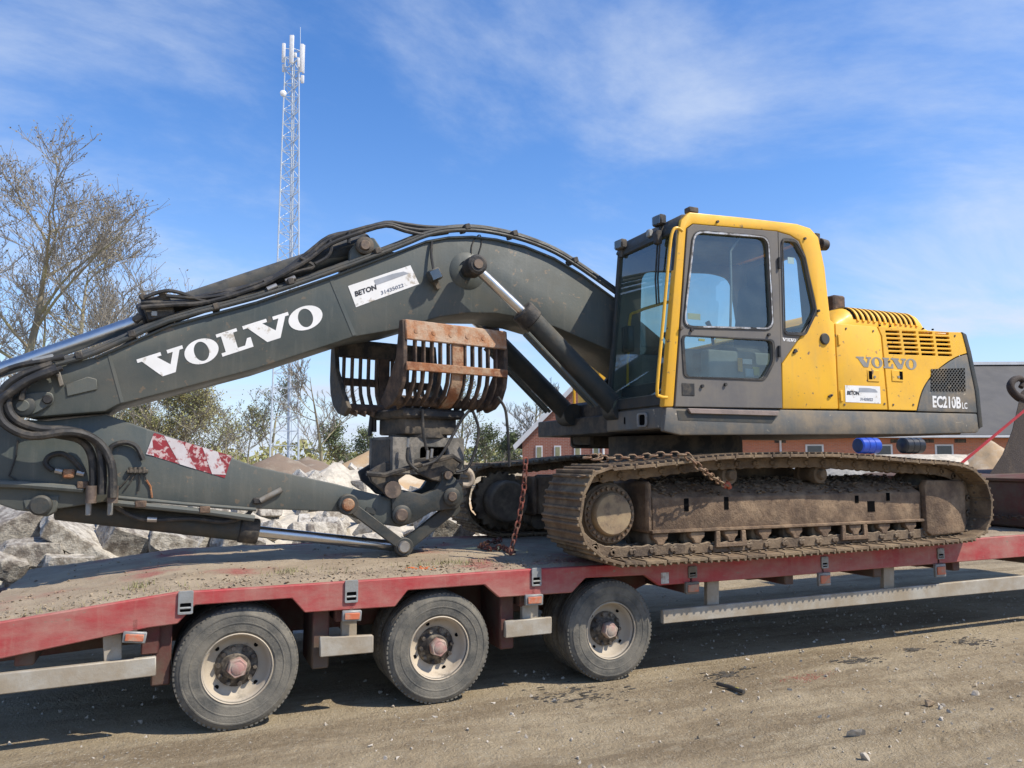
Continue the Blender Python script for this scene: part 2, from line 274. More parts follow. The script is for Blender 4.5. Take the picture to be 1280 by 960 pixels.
M = dict(
    red=mat('faded red trailer paint', (.40, .030, .036), (.31, .028, .032), (.38, .21, .165), .37, .55, scale=3, dscale=3.2, stretch=(.8, 1, 1.6), soft=.28, bump=.12, chips=((.26, .18, .13), .66), streak=((.40, .24, .18), .35)),
    darkred=mat('dark red chassis paint', (.13, .018, .018), (.09, .015, .014), (.12, .09, .065), .55, .75, dscale=2.5, soft=.2),
    rubber=mat('dusty tyre rubber', (.058, .060, .057), (.085, .084, .076), (.20, .182, .145), .46, .85, scale=8, dscale=5, bump=.3, bscale=60, soft=.2, spec=.3),
    rim=mat('cream wheel paint', (.52, .44, .33), (.44, .36, .26), (.07, .06, .045), .20, .6, dscale=5, soft=.07, objrand=((.40, .35, .27), .8)),
    hub=mat('greasy black hub', (.035, .03, .027), (.08, .065, .05), (.3, .25, .18), .3, .6, dscale=9),
    hubcap=mat('faded pink hub cap', (.36, .20, .17), (.30, .17, .14), (.40, .33, .26), .45, .6, dscale=12),
    galv=mat('dull galvanised steel', (.33, .34, .33), (.26, .27, .26), (.22, .19, .15), .35, .5, metal=.35),
    hole=mat('black recess', (.008, .008, .008), bump=0, rough=1, spec=0),
    amber=mat('dusty amber lens', (.62, .16, .07), (.5, .14, .07), (.40, .27, .19), .4, .35, dscale=14),
    guard=mat('dusty aluminium side guard', (.46, .44, .38), (.40, .37, .31), (.33, .27, .19), .5, .55, metal=.2, dscale=3, soft=.25),
    whitetag=mat('chipped white label', (.6, .6, .56), (.5, .48, .43), (.3, .22, .18), .35, .5, dscale=18),
    deck=mat('dirt covered deck plate', (.36, .29, .20), (.28, .22, .15), (.30, .10, .08), .22, .95, scale=3, dscale=1.6, bump=.7, bscale=26, soft=.1),
    mud=mat('dried mud steel', (.24, .175, .11), (.17, .12, .075), (.08, .06, .045), .35, .92, scale=5, dscale=4, bump=.6, bscale=30, soft=.18, dust=DUST, dustamt=.5),
    mudlight=mat('pale dried mud', (.34, .24, .148), (.24, .16, .098), (.11, .074, .05), .44, .95, scale=5, dscale=4.5, bump=.7, bscale=28, soft=.2),
    shoe=mat('worn muddy track shoe', (.125, .088, .056), (.075, .056, .040), (.29, .215, .13), .40, .8, scale=7, dscale=6, bump=.45, bscale=35, metal=.15, soft=.15, objrand=((.24, .165, .10), .5)),
    track_dark=mat('oily dirty steel', (.075, .06, .045), (.12, .095, .07), (.22, .175, .12), .35, .8, dscale=5, soft=.15),
    grey=mat('weathered grey machine paint', (.060, .074, .069), (.072, .086, .080), (.125, .122, .10), .32, .46, scale=2, dscale=1.9, bump=.08, soft=.26, dust=(.24, .22, .18), dustamt=.4, coat=.1, chips=((.17, .135, .095), .635), streak=((.15, .15, .125), .5)),
    greydark=mat('shade deepened grey machine paint', (.030, .036, .035), (.040, .046, .045), (.085, .073, .055), .3, .5, scale=4, dscale=5, bump=.15, soft=.18, dust=(.22, .19, .14), dustamt=.4),  # dark grey blackened further: shadow around the boom cylinders put into the colour
    doorgrey=mat('matt grey door paint', (.125, .118, .112), (.145, .136, .128), (.18, .16, .13), .34, .6, scale=3, dscale=3, bump=.08, soft=.24, chips=((.24, .22, .19), .70), streak=((.19, .175, .15), .5)),
    skirt=mat('scraped grey skirt paint', (.115, .122, .118), (.095, .10, .098), (.26, .21, .145), .36, .5, scale=3, dscale=3, soft=.16, bump=.1, chips=((.42, .36, .27), .66), streak=((.24, .2, .15), .5)),
    yellow=mat('faded yellow machine paint', (.87, .485, .028), (.84, .45, .026), (.68, .38, .06), .22, .45, scale=1.6, dscale=2.6, bump=.05, soft=.24, coat=.1, chips=((.22, .14, .075), .64), streak=((.66, .40, .08), .45)),
    seam=mat('dark panel gap', (.05, .035, .02), bump=0),
    black=mat('black rubber hose', (.022, .022, .022), (.034, .033, .031), (.11, .095, .075), .28, .55, dscale=8, bump=.1),
    blackmetal=mat('black dirty metal', (.028, .027, .026), (.045, .042, .038), (.14, .115, .085), .36, .6, dscale=6, bump=.25),
    chrome=mat('polished rod', (.60, .60, .59), (.52, .52, .51), rough=.3, metal=1, bump=0),
    rust=mat('orange rusted steel', (.33, .135, .055), (.22, .085, .04), (.40, .27, .17), .4, .85, scale=9, dscale=8, bump=.5, bscale=45, soft=.12),
    rustdark=mat('dark rusty steel', (.085, .058, .042), (.055, .042, .034), (.18, .12, .08), .36, .8, scale=8, dscale=7, bump=.4),
    pin=mat('worn steel pin', (.16, .12, .095), (.11, .09, .075), (.26, .2, .15), .35, .55, metal=.5, dscale=14),
    bolt=mat('worn bright bolt head', (.42, .40, .36), (.33, .30, .26), rough=.4, metal=.7, bump=.1),
    white=mat('white print', (.80, .79, .76), (.74, .73, .69), (.45, .40, .33), .2, .5, dscale=9, bump=0, soft=.05, chips=((.25, .22, .18), .66)),
    print_grey=mat('grey blue print', (.17, .19, .24), bump=0), print_black=mat('black print', (.03, .03, .035), bump=0),
    print_pale=mat('faded grey print', (.36, .38, .41), bump=0),
    hazard=mat('scratched red film', (.30, .032, .04), (.24, .03, .035), (.55, .42, .40), .36, .5, dscale=16, bump=0, soft=.03),
    hazardwhite=mat('scratched white film', (.62, .58, .57), (.55, .50, .49), (.38, .14, .14), .3, .5, dscale=15, bump=0, soft=.04),
    tape=mat('torn silver sealing tape', (.42, .42, .42), (.55, .55, .54), (.16, .155, .15), .40, .4, dscale=14, metal=.4, soft=.12),
    glass=glassmat('tinted cab glass', (.70, .80, .77), .10, .16), glassgreen=glassmat('green windscreen glass', (.58, .73, .67), .15, .18), lens=glassmat('lamp glass', (.8, .8, .8), .1), pane=mat('dark window glass', (.05, .06, .06), rough=.08, bump=0, spec=.8),
    seat=mat('charcoal seat cloth', (.02, .02, .022), bump=.2), interior=mat('grey cab trim', (.16, .165, .16), (.13, .135, .13)), screen=mat('dark display', (.03, .04, .045), rough=.2, bump=0),
    chain=mat('rusty lashing chain', (.28, .075, .05), (.18, .06, .04), (.10, .07, .05), .4, .8, scale=20, dscale=12),
    redpaint=mat('red strap', (.42, .03, .035), (.34, .03, .03), rough=.6),
    concrete=mat('broken concrete', (.60, .565, .49), (.46, .43, .37), (.25, .22, .18), .38, .95, scale=24, dscale=9, bump=1, bscale=34, soft=.10),
    concretedark=mat('dirty broken concrete', (.37, .345, .30), (.50, .465, .40), (.19, .165, .14), .42, .95, scale=26, dscale=10, bump=1, bscale=34, soft=.10),
    rubble=mat('crushed concrete', (.46, .42, .34), (.36, .33, .27), (.58, .52, .42), .4, 1, scale=3, dscale=5, bump=1, bscale=9, soft=.1),
    sand=mat('yellow sand heap', (.45, .31, .17), (.38, .26, .15), (.5, .42, .3), .35, 1, scale=1.5, dscale=1.5, bump=.6, bscale=8),
    soil=mat('brown soil heap', (.22, .165, .12), (.17, .125, .09), (.3, .25, .19), .3, 1, scale=1.5, dscale=1.5, bump=.6, bscale=8),
    brick=None, mastmetal=mat('bright galvanised lattice', (.54, .60, .66), (.44, .50, .56), rough=.45, metal=.15, bump=0),
    antenna=mat('white antenna shell', (.80, .80, .79), rough=.45, bump=0),
    bark=mat('pale lichen bark', (.30, .26, .18), (.22, .19, .135), (.34, .32, .17), .4, .95, scale=2, dscale=1.5, bump=.4, bscale=12),
    bark2=mat('grey twig bark', (.33, .30, .245), (.26, .235, .195), rough=.95, bump=0),
    bud=mat('brown opening buds', (.20, .165, .115), (.27, .235, .15), rough=.9, scale=1, bump=0),
    leaf=mat('fresh spring leaves', (.20, .22, .07), (.27, .26, .11), rough=.8, scale=.7, bump=0),
    leafdark=mat('evergreen foliage', (.10, .135, .06), (.15, .17, .08), rough=.8, scale=.8, bump=0),
    leafbrown=mat('brown green scrub', (.30, .27, .12), (.25, .27, .10), rough=.85, scale=.6, bump=0),
    grass=mat('dry green grass', (.16, .17, .06), (.26, .23, .11), rough=.9, scale=6, bump=0),
    blue=mat('blue plastic drum', (.015, .065, .42), (.015, .05, .34), rough=.35, bump=0), drumblack=mat('black plastic drum', (.016, .016, .018), rough=.35, bump=0),
    roof=mat('grey ribbed roof', (.075, .073, .071), (.09, .087, .083), (.12, .115, .105), .3, .7, scale=.8, dscale=.9, bump=0),
    whitewood=mat('white painted trim', (.72, .72, .70), (.62, .62, .6), bump=0, scale=2),
    stone=mat('grey pebble', (.44, .385, .30), (.33, .285, .22), (.55, .50, .42), .4, .95, scale=30, dscale=14, bump=.3),
    debris=mat('black bitumen crumbs', (.05, .045, .038), (.085, .075, .06), rough=.9),
    orangespray=mat('orange paint flake', (.75, .20, .06), rough=.7, bump=0),
)
# ---------------------------------------------------------------- ground
def ground_mat():
    m = bpy.data.materials.new('dusty compacted gravel'); m.use_nodes = True; N, L = m.node_tree.nodes, m.node_tree.links
    b = N['Principled BSDF']; b.inputs['Roughness'].default_value = .95; b.inputs['Specular IOR Level'].default_value = .15
    g = N.new('ShaderNodeNewGeometry')
    def nz(sc, det=6, ro=.6, st=None):
        v = g.outputs['Position']
        if st: mpn = N.new('ShaderNodeMapping'); mpn.inputs['Scale'].default_value = st; mpn.inputs['Rotation'].default_value = (0, 0, R(4)); L.new(v, mpn.inputs[0]); v = mpn.outputs[0]
        n = N.new('ShaderNodeTexNoise'); n.inputs['Scale'].default_value = sc; n.inputs['Detail'].default_value = det; n.inputs['Roughness'].default_value = ro; L.new(v, n.inputs['Vector']); return n.outputs[0]
    def ramp(f, a, c, k=1.0):
        r = N.new('ShaderNodeMapRange'); r.interpolation_type = 'SMOOTHSTEP'; r.inputs[1].default_value = a; r.inputs[2].default_value = c; r.inputs[4].default_value = k; L.new(f, r.inputs[0]); return r.outputs[0]
    def mix(f, a, c):
        n = N.new('ShaderNodeMix'); n.data_type = 'RGBA'; L.new(f, n.inputs[0])
        for k, v in ((6, a), (7, c)):
            if isinstance(v, tuple): n.inputs[k].default_value = (*v, 1)
            else: L.new(v, n.inputs[k])
        return n.outputs[2]
    c = mix(ramp(nz(.9, 7), .35, .65), (.47, .385, .255), (.39, .31, .198))
    c = mix(ramp(nz(1.3, 8, .65, (.25, 1.6, 1)), .44, .62, .95), c, (.265, .205, .128))     # damp wheel tracks run along the road
    c = mix(ramp(nz(4.5, 6, .7), .50, .66, .55), c, (.285, .222, .14)); c = mix(ramp(nz(7, 7, .75, (.5, 1, 1)), .52, .66, .55), c, (.45, .38, .265)); c = mix(ramp(nz(14, 6, .75), .52, .72, .6), c, (.48, .41, .29))
    c = mix(ramp(nz(55, 3, .6), .60, .70, .8), c, (.52, .47, .38))
    c = mix(ramp(nz(38, 3, .6), .63, .72, .7), c, (.13, .105, .078))
    L.new(c, b.inputs['Base Color'])
    add = N.new('ShaderNodeMath'); add.operation = 'MULTIPLY_ADD'; add.inputs[1].default_value = 1.6; L.new(nz(11, 8, .7), add.inputs[0]); L.new(nz(60, 5, .7), add.inputs[2])
    bn = N.new('ShaderNodeBump'); bn.inputs['Strength'].default_value = .9; bn.inputs['Distance'].default_value = .035; L.new(add.outputs[0], bn.inputs['Height']); L.new(bn.outputs[0], b.inputs['Normal'])
    return m
def axis(dense, far):
    a, b, s = dense; out = []; x = a
    while x < b: out.append(x); x += s
    out.append(b); st = s
    lo, hi = [], []; x = a
    while x > far[0]: st *= 1.35; x -= st; lo.append(max(x, far[0]))
    st = s; x = b
    while x < far[1]: st *= 1.35; x += st; hi.append(min(x, far[1]))
    return lo[::-1] + out + hi
def sst(a, b, x): t = max(0, min(1, (x - a) / (b - a))); return t * t * (3 - 2 * t)
def gz(x, y):
    n = noise.noise(Vector((x * .55, y * .9, 3))) * .026 + noise.noise(Vector((x * 2.1, y * 3.1, 7))) * .009 + noise.noise(Vector((x * .3, y * 5, 1))) * .008
    k = sst(0, .5, abs(y - 1.27) - 1.25) * .9 + .1
    if y < 0 and abs(x) < 12:
        n += noise.noise(Vector((x * 7, y * 7, 12))) * .009 + noise.noise(Vector((x * 13, y * 13, 4))) * .006
        for yr, wd, dp in ((-3.25 + .04 * x, .17, .026), (-2.0 + .05 * x, .16, .018), (-1.0 - .02 * x, .2, .012)):
            e = (y - yr) / wd
            if abs(e) < 1.6: n += -dp * math.exp(-e * e * 1.8) + dp * .5 * math.exp(-(abs(e) - 1.3) ** 2 * 12) + dp * .55 * math.sin(x * 52 + 9 * abs(e)) * math.exp(-e ** 4 * 2) * sst(-.1, .3, noise.noise(Vector((x * .7, yr, 3))))
    return n * k - .004 if abs(x) < 60 and abs(y) < 60 else 0
xs = axis((-3, 8, .028), (-1200, 1500)); ys = axis((-4.0, .2, .028), (-300, 2200))
gb = MB(); nx = len(xs)
gb.v = [Vector((x, y, gz(x, y))) for y in ys for x in xs]
gb.f = [(j * nx + i, j * nx + i + 1, (j + 1) * nx + i + 1, (j + 1) * nx + i) for j in range(len(ys) - 1) for i in range(nx - 1)]
M['ground'] = ground_mat()
gnd = gb.build('ground', M['ground'], origin=(0, 0, 0), fixn=False, smooth=80); gnd['kind'] = 'structure'
rng = random.Random(5)

def rock_mesh(seed, n=12, sub=1, rough=.06, flat=1.0):
    r = random.Random(seed); bm = bmesh.new()
    for _ in range(n):
        p = Vector([r.uniform(-1, 1) for _ in range(3)]); k = max(abs(p.x), abs(p.y), abs(p.z)); p *= r.uniform(.75, 1) / k
        bm.verts.new((p.x * .5, p.y * .5, p.z * .5 * flat))
    bmesh.ops.convex_hull(bm, input=bm.verts)
    loose = [v for v in bm.verts if not v.link_faces]; bmesh.ops.delete(bm, geom=loose, context='VERTS')
    if sub:
        bmesh.ops.bevel(bm, geom=bm.edges[:], offset=.03, segments=1, affect='EDGES', clamp_overlap=True)
        bmesh.ops.triangulate(bm, faces=bm.faces); bmesh.ops.subdivide_edges(bm, edges=bm.edges, cuts=sub, use_grid_fill=True)
        for v in bm.verts:
            v.co += v.co.normalized() * (noise.noise(v.co * 3.3 + Vector((seed, 0, 0))) * rough + noise.noise(v.co * 9 + Vector((seed, 5, 0))) * rough * .6)
    bmesh.ops.recalc_face_normals(bm, faces=bm.faces)
    vs = [v.co.copy() for v in bm.verts]; bm.verts.index_update(); fs = [tuple(v.index for v in f.verts) for f in bm.faces]; bm.free()
    return vs, fs
def mesh_of(name, vs, fs, m, smooth=35):
    me = bpy.data.meshes.new(name); me.from_pydata([tuple(v) for v in vs], [], fs)
    if smooth: me.shade_smooth(); me.set_sharp_from_angle(angle=R(smooth))
    me.materials.append(m); return me
# loose gravel: uncountable small stones on the road
gr = MB(); small = [rock_mesh(900 + k, 8, 0) for k in range(6)]
for k in range(11000):
    t = rng.random(); x = rng.uniform(-2.2, 9.5); y = rng.uniform(-3.9, 1.6) if t < .85 else rng.uniform(1, 3)
    if rng.random() > (.25 + .35 * sst(2.0, 6.5, x)) + .4 * sst(.42, .6, .5 + .5 * noise.noise(Vector((x * .8, y * 1.4, 9)))): continue
    s = .005 + .030 * rng.random() ** 4.5; vs, fs = small[k % 6]; a = Matrix.Rotation(rng.uniform(0, 6.3), 3, 'Z') @ Matrix.Rotation(rng.uniform(0, 6.3), 3, 'X')
    c = Vector((x, y, gz(x, y) + s * .15)); gr.add([a @ v * s + c for v in vs], fs)
o = gr.build('gravel', M['stone'], fixn=False, smooth=0); tag(o, 'loose small pale stones scattered over the dusty road', 'gravel', kind='stuff')
# single stones one can point at
for k, (px, py, s, lab, mm) in enumerate(((1066, 917, .085, 'fist sized white stone on the road in the right foreground', 'stone'), (1078, 914, .05, 'dark stone touching the white stone in the right foreground', 'debris'),
        (1163, 884, .07, 'tan orange stone lying alone on the road at right', 'sand'), (1174, 886, .045, 'small white stone beside the tan orange stone', 'stone'), (1082, 944, .06, 'pale flat stone near the bottom edge at right', 'stone'),
        (1219, 869, .055, 'white stone on the gravel near the right edge', 'stone'))):
    p = onZ(px, py, 0); p.z = gz(p.x, p.y) + s * .2; vs, fs = rock_mesh(40 + k, 11, 1)
    o = link('stone', mesh_of('stone', [v * s for v in vs], fs, M[mm]), p, rot=(0, 0, k)); tag(o, lab, 'stone')
# bitumen crumbs in patches
for (px, py, w, n, lab) in ((905, 843, .22, 60, 'patch of black crumbs on the road beyond the chequered stick'), (1215, 802, .25, 70, 'patch of black crumbs on the road near the right edge'), (1075, 825, .22, 50, 'black crumbs around a reddish chip under the trailer side'),
        (730, 868, .42, 70, 'thin trail of black crumbs in front of the rightmost wheel'), (1140, 812, .12, 30, 'small black crumb patch between two larger patches at right')):
    p0 = onZ(px, py, 0); b = MB()
    for k in range(n * 3):
        x, y = p0.x + rng.gauss(0, w * .5), p0.y + rng.gauss(0, w * .28); s = .005 + .028 * rng.random() ** 3; vs, fs = small[k % 6]
        b.add([Vector((v.x * s * 2.4, v.y * s * 1.3, v.z * s * .45)) + Vector((x, y, gz(x, y) + .001)) for v in vs], fs)
    tag(b.build('bitumen_crumbs', M['debris'], smooth=0), lab, 'debris', kind='stuff')
p0, p1 = onZ(897, 858, 0), onZ(930, 869, 0); p0.z = p1.z = .02
b = MB().tube([p0, (p0 + p1) / 2 + Vector((0, 0, .006)), p1], .016, 7); o = b.build('stick', M['debris']); tag(o, 'short dark stick with yellow moss lying on the road', 'stick')
b = MB()
for k in range(9):
    q = p0.lerp(p1, .3 + .06 * k); b.box(q + Vector((0, 0, .015)), (.015, .012, .006), Matrix.Rotation(k, 3, 'Z'))
b.build('moss', mat('yellow moss', (.38, .33, .06), bump=0), o)
p0 = onZ(1008, 847, 0); b = MB()
for k in range(160):
    x, y = p0.x + rng.gauss(0, .13), p0.y + rng.gauss(0, .05); s = rng.uniform(.004, .014); vs, fs = small[k % 6]
    b.add([Vector((v.x * s * 1.5, v.y * s * 1.5, v.z * s * .5)) + Vector((x, y, gz(x, y))) for v in vs], fs)
tag(b.build('brick_dust', mat('crushed red brick', (.33, .10, .07), bump=0), smooth=0), 'smear of crushed red brick on the road', 'debris', kind='stuff')
# ---------------------------------------------------------------- trailer
TR = empty('lowbed_trailer', (3.0, 1.275, 0)); tag(TR, 'dusty red lowbed trailer with three axles carrying the excavator', 'trailer')
W = 2.55
top = XZ(0, (-60, 788), (0, 778), (222, 740.5), (320, 734.5), (480, 724), (657, 712), (760, 706.5)) + [(5.5, .885), (9.5, .93)]
bot = XZ(0, (960, 722), (824, 732), (806, 719), (732, 722.5), (715, 741), (624, 747), (606, 731), (510, 738), (494, 758.5), (381, 766), (365, 748), (244, 756.5), (222, 780), (185, 785), (0, 824), (-60, 839))
prof = top + [(9.5, .70), (7.9, .695)] + bot
for y0, y1 in ((0, .05), (W - .05, W)):
    MB().prism(prof, y0, y1).build('side_rail', M['red'], TR, bevel=.006)
def topz(x):
    for (a, za), (b, zb) in zip(top, top[1:]):
        if a <= x <= b: return za + (zb - za) * (x - a) / (b - a)
    return top[0][1] if x < top[0][0] else top[-1][1]
# deck plate with its layer of dirt
xa, xb = top[0][0], 9.5; db = MB(); NX, NY = 170, 44
def dirt(x, y):
    e = min(sst(0, .12, y), sst(0, .12, W - y))
    return topz(x) - .012 + e * (.022 + .016 * noise.noise(Vector((x * 1.5, y * 2.5, 2))) + .010 * noise.noise(Vector((x * 6, y * 7, 4))) + .006 * noise.noise(Vector((x * 17, y * 17, 8))))
for j in range(NY + 1):
    for i in range(NX + 1):
        x, y = xa + (xb - xa) * i / NX, .052 + (W - .104) * j / NY; db.v.append(Vector((x, y, dirt(x, y))))
db.f = [(j * (NX + 1) + i, j * (NX + 1) + i + 1, (j + 1) * (NX + 1) + i + 1, (j + 1) * (NX + 1) + i) for j in range(NY) for i in range(NX)]
db.build('deck', M['deck'], TR, smooth=80, fixn=False)
MB().prism([(x, z - .03) for x, z in top] + [(x, z - .07) for x, z in top[::-1]], .055, W - .055).build('deck_plate', M['darkred'], TR)
# chassis
for y in (.62, W - .78): MB().prism([(-1.6, .38), (-.3, .45), (3.4, .45), (3.9, .62), (9.5, .64), (9.5, .80), (3.4, .79), (0, .78), (-1.6, .66)], y, y + .16).build('chassis_beam', M['darkred'], TR, bevel=.01)
for x in (-.75, -.1, 1.06, 2.4, 3.85, 4.9, 5.95, 7.0, 8.2): MB().lohi((x - .05, .06, .60 if x > 0 else .5), (x + .05, W - .06, topz(x) - .08)).build('cross_member', M['darkred'], TR, bevel=.008)
for x in (4.35, 6.45): # diagonal outriggers
    MB().prism([(x - .35, .78), (x + .30, .62), (x + .42, .62), (x - .18, .79)], .3, .36).build('brace', M['darkred'], TR)
# wheels
wc = [onY(297, 837, .03), onY(550, 810, .03), onY(765, 789, .03)]; WR = .377; WZ = .370
def tyre_mb():
    b = MB(); prof = [(.205, .03), (.215, .012), (.228, .007), (.230, .005), (.25, .004), (.276, .002), (.278, -.001), (.284, -.001), (.286, .001), (.31, .0), (.324, .002), (.326, -.001), (.334, .0), (.336, .004), (.345, .008), (.365, .022), (.377, .045)]
    g = [.045, .072, .074, .084, .086, .112, .114, .124, .126, .152, .154, .164, .166, .193]
    for k, t in enumerate(g[1:]): prof.append((.377 if k % 4 in (0, 3) else .364, t))
    prof += [(.365, .216), (.345, .23), (.31, .238), (.25, .234), (.215, .226), (.205, .208)]
    b.lathe((0, 0, 0), prof, 72, closed=True)
    for k in range(72):          # shoulder blocks
        a = 2 * math.pi * k / 72
        for t in (.030, .208): b.box((.3625 * math.cos(a), t, .3625 * math.sin(a)), (.020, .020, .019), Matrix.Rotation(-a, 3, 'Y'))
    for v in b.v:
        if v.z < -.366: v.z = -.366 - (v.z + .366) * .1
        if v.z < -.25: v.y += (-.006 if v.y < .119 else .006) * (-.25 - v.z) / .11
    return b
def wheel_mb():
    b = MB(); b.lathe((0, 0, 0), [(.206, .012), (.212, .006), (.218, .012), (.214, .028), (.200, .034), (.190, .050), (.184, .085), (.150, .105), (.130, .109)], 48)
    return b
tm = wm = None; axles = []
def wheel(x, y, flip, parent=TR, show=True):
    global proto
    w = wheel_mb()
    if flip:
        for v in w.v: v.y = -v.y
    o = w.build('wheel', M['rim'], parent, origin=(0, 0, 0), smooth=50); o.location = Vector((x, y, WZ)) - WLOC[parent.name]; WLOC[o.name] = Vector((x, y, WZ))
    t = tyre_mb()
    if flip:
        for v in t.v: v.y = -v.y
    to = t.build('tyre', M['rubber'], o, origin=(0, 0, 0), smooth=40); to.location = (0, 0, 0)
    return o
def wheel_detail(o, seed, s=1):
    r = random.Random(seed)
    def put(mb, name, m, bevel=0):
        if s < 0:
            for v in mb.v: v.y = -v.y
        q = mb.build(name, m, o, origin=(0, 0, 0), bevel=bevel); q.location = (0, 0, 0)
    b = MB().lathe((0, 0, 0), [(.138, .106), (.137, .1125), (.126, .103), (.116, .096), (.09, .088), (.078, .07), (.07, .062), (0, .062)], 32)
    put(b, 'hub', M['hub'])
    a0 = r.uniform(0, .6); b = MB()
    hexa = MB().cyl((0, .062, 0), (0, .006, 0), .066, .060, 6); rot = Matrix.Rotation(a0, 3, 'Y'); b.add([rot @ v for v in hexa.v], hexa.f); b.lathe((0, 0, 0), [(.04, .0061), (.038, .001), (0, .0)], 20)
    put(b, 'hub_cap', M['hubcap'], .004)
    for k in range(10):
        a = a0 + 2 * math.pi * k / 10; p = Vector((.112 * math.cos(a), 0, .112 * math.sin(a)))
        put(MB().cyl(p + Vector((0, .10, 0)), p + Vector((0, .068, 0)), .0165, .014, 6), 'wheel_nut', M['hub'])
    for k in range(8):
        a = a0 + .3 + 2 * math.pi * k / 8; p = Vector((.166 * math.cos(a), .0945, .166 * math.sin(a)))
        if k % 2 == 0: put(MB().cyl(p, p + Vector((0, -.003, 0)), .014, n=12), 'hand_hole', M['hole'])
for k, c in enumerate(wc):
    wheel_detail(wheel(c.x, .03, False), k); wheel(c.x, .30, False)
    wheel_detail(wheel(c.x, W - .03, True), k + 5, -1); wheel(c.x, W - .30, True)
    MB().cyl((c.x, .2, WZ), (c.x, W - .2, WZ), .06, n=16).build('axle', M['darkred'], TR)
    MB().prism([(c.x - .42, .62), (c.x - .36, .62), (c.x + .08, .40), (c.x + .08, .33), (c.x - .06, .33)], .64, .74).build('trailing_arm', M['darkred'], TR, bevel=.01)
    MB().cyl((c.x + .3, .64, .42), (c.x + .3, .76, .42), .12, n=14).build('air_bag', M['rubber'], TR)
# lashing pockets
for px, py, w, h in ((232, 753, 18, 28), (439, 739, 16, 27), (670, 721, 12, 22), (865, 715, 11, 14), (1030, 703, 9, 14), (1175, 692, 9, 13)):
    a, b_ = onY(px - w / 2, py - h / 2, 0), onY(px + w / 2, py + h / 2, 0); x0, x1, z0, z1 = a.x, b_.x, b_.z, a.z; t = (x1 - x0) * .14
    b = MB(); loops = [rounded([(x0, z0), (x1, z0), (x1, z1), (x0, z1)], .01), rounded([(x0 + t, z0 + t * 1.2), (x1 - t, z0 + t * 1.2), (x1 - t, z0 + (z1 - z0) * .48), (x0 + t, z0 + (z1 - z0) * .48)], .008)]
    plate(b, loops, -.014, -.001, .002); o = b.build('lashing_pocket', M['galv'], TR)
    MB().lohi((x0 + t * .9, -.004, z0 + t), (x1 - t * .9, -.001, z0 + (z1 - z0) * .5)).build('recess', M['hole'], o)
    zc = z0 + (z1 - z0) * .27; MB().cyl((x0 + t, -.008, zc), (x1 - t, -.008, zc), .007, n=8).build('bar', M['galv'], o)
# marker lamps
for px, py, w, h, sk in ((168, 797, 30, 15, -2.4), (440, 770, 24, 13, -.8), (668, 750, 22, 12, -.5), (866, 735, 17, 12, 0), (1031, 724, 15, 12, 0), (1176, 713, 13, 11, 0)):
    c = onY(px, py, -.02); s = (onY(px + 1, py, -.02) - onY(px, py, -.02)).x; m = Matrix.Rotation(R(-sk * 3), 3, 'Y')
    o = MB().box(c + Vector((0, .012, 0)), (w * s, .03, h * s), m).build('marker_lamp', M['galv'], TR, bevel=.005)
    MB().box(c + Vector((0, -.008, 0)), (w * s * .78, .012, h * s * .62), m).build('lens', M['amber'], o, bevel=.003)
    MB().lohi((c.x - .012, .0, c.z), (c.x + .012, .02, c.z + .10)).build('lamp_bracket', M['darkred'], TR)
a, b_ = onY(826, 716, 0), onY(836, 729, 0); MB().lohi((a.x, -.003, b_.z), (b_.x, -.0005, a.z)).build('label_plate', M['whitetag'], TR)
# side guards
def guard(pts, posts, y=.02):
    pr = XZ(y, *pts); o = MB().prism(pr, y, y + .04).build('side_guard', M['guard'], TR, bevel=.006)
    for q in posts: MB().prism(XZ(y + .0405, *q), y + .0405, y + .085).build('post', M['guard'], o, bevel=.004)
guard([(-60, 849), (195, 821), (195, 845), (-60, 876)], [[(128, 795), (152, 792), (152, 832), (130, 834)]])
guard([(400, 797), (467, 794), (467, 816), (400, 822)], [[(427, 764), (446, 762), (446, 800), (427, 802)]])
guard([(632, 777), (690, 771), (690, 792), (632, 798)], [[(653, 750), (673, 748), (673, 778), (653, 780)]])
guard([(829, 762.5), (1330, 715), (1330, 732), (829, 780)], [[(884, 726), (899, 724), (899, 760), (884, 762)], [(1105, 708), (1118, 706), (1118, 738), (1105, 740)]])
for x in (.0, .96, 2.3): MB().lohi((x - .09, .10, .30), (x + .02, .5, .80)).build('mud_flap', M['darkred'], TR, bevel=.01)
# gooseneck step at the front
MB().prism([(8.35, .95), (8.35, 1.44), (8.6, 1.50), (12, 1.55), (12, .95)], .02, W - .02).build('gooseneck', M['darkred'], TR, bevel=.02)
MB().lohi((8.33, .0, 1.44), (8.37, W, 1.475)).build('step_edge', M['darkred'], TR, bevel=.005)
# crumbs of dirt and grass tufts on the deck
b = MB()
for k in range(3400):
    x = rng.uniform(-1.1, 2.9); y = min(.06 + abs(rng.gauss(0, .33)), 2.4) if rng.random() < .75 else rng.uniform(.1, 2.4); s = .006 + .026 * rng.random() ** 5; vs, fs = small[k % 6]
    mrot = Matrix.Rotation(rng.uniform(0, 6), 3, 'Z'); c = Vector((x, y, dirt(x, y) + s * .12)); b.add([mrot @ Vector((v.x, v.y, v.z * .6)) * s + c for v in vs], fs)
tag(b.build('dirt_crumbs', M['deck'], smooth=0), 'dry crumbs of earth and gravel strewn along the trailer deck', 'dirt', kind='stuff')
b = MB()
tufts = [(170, 728, .10, 60), (358, 712, .13, 70), (345, 716, .2, 30), (560, 704, .2, 90), (530, 707, .25, 60), (585, 702, .2, 60), (60, 757, .25, 25), (200, 733, .35, 30), (420, 712, .4, 40)]
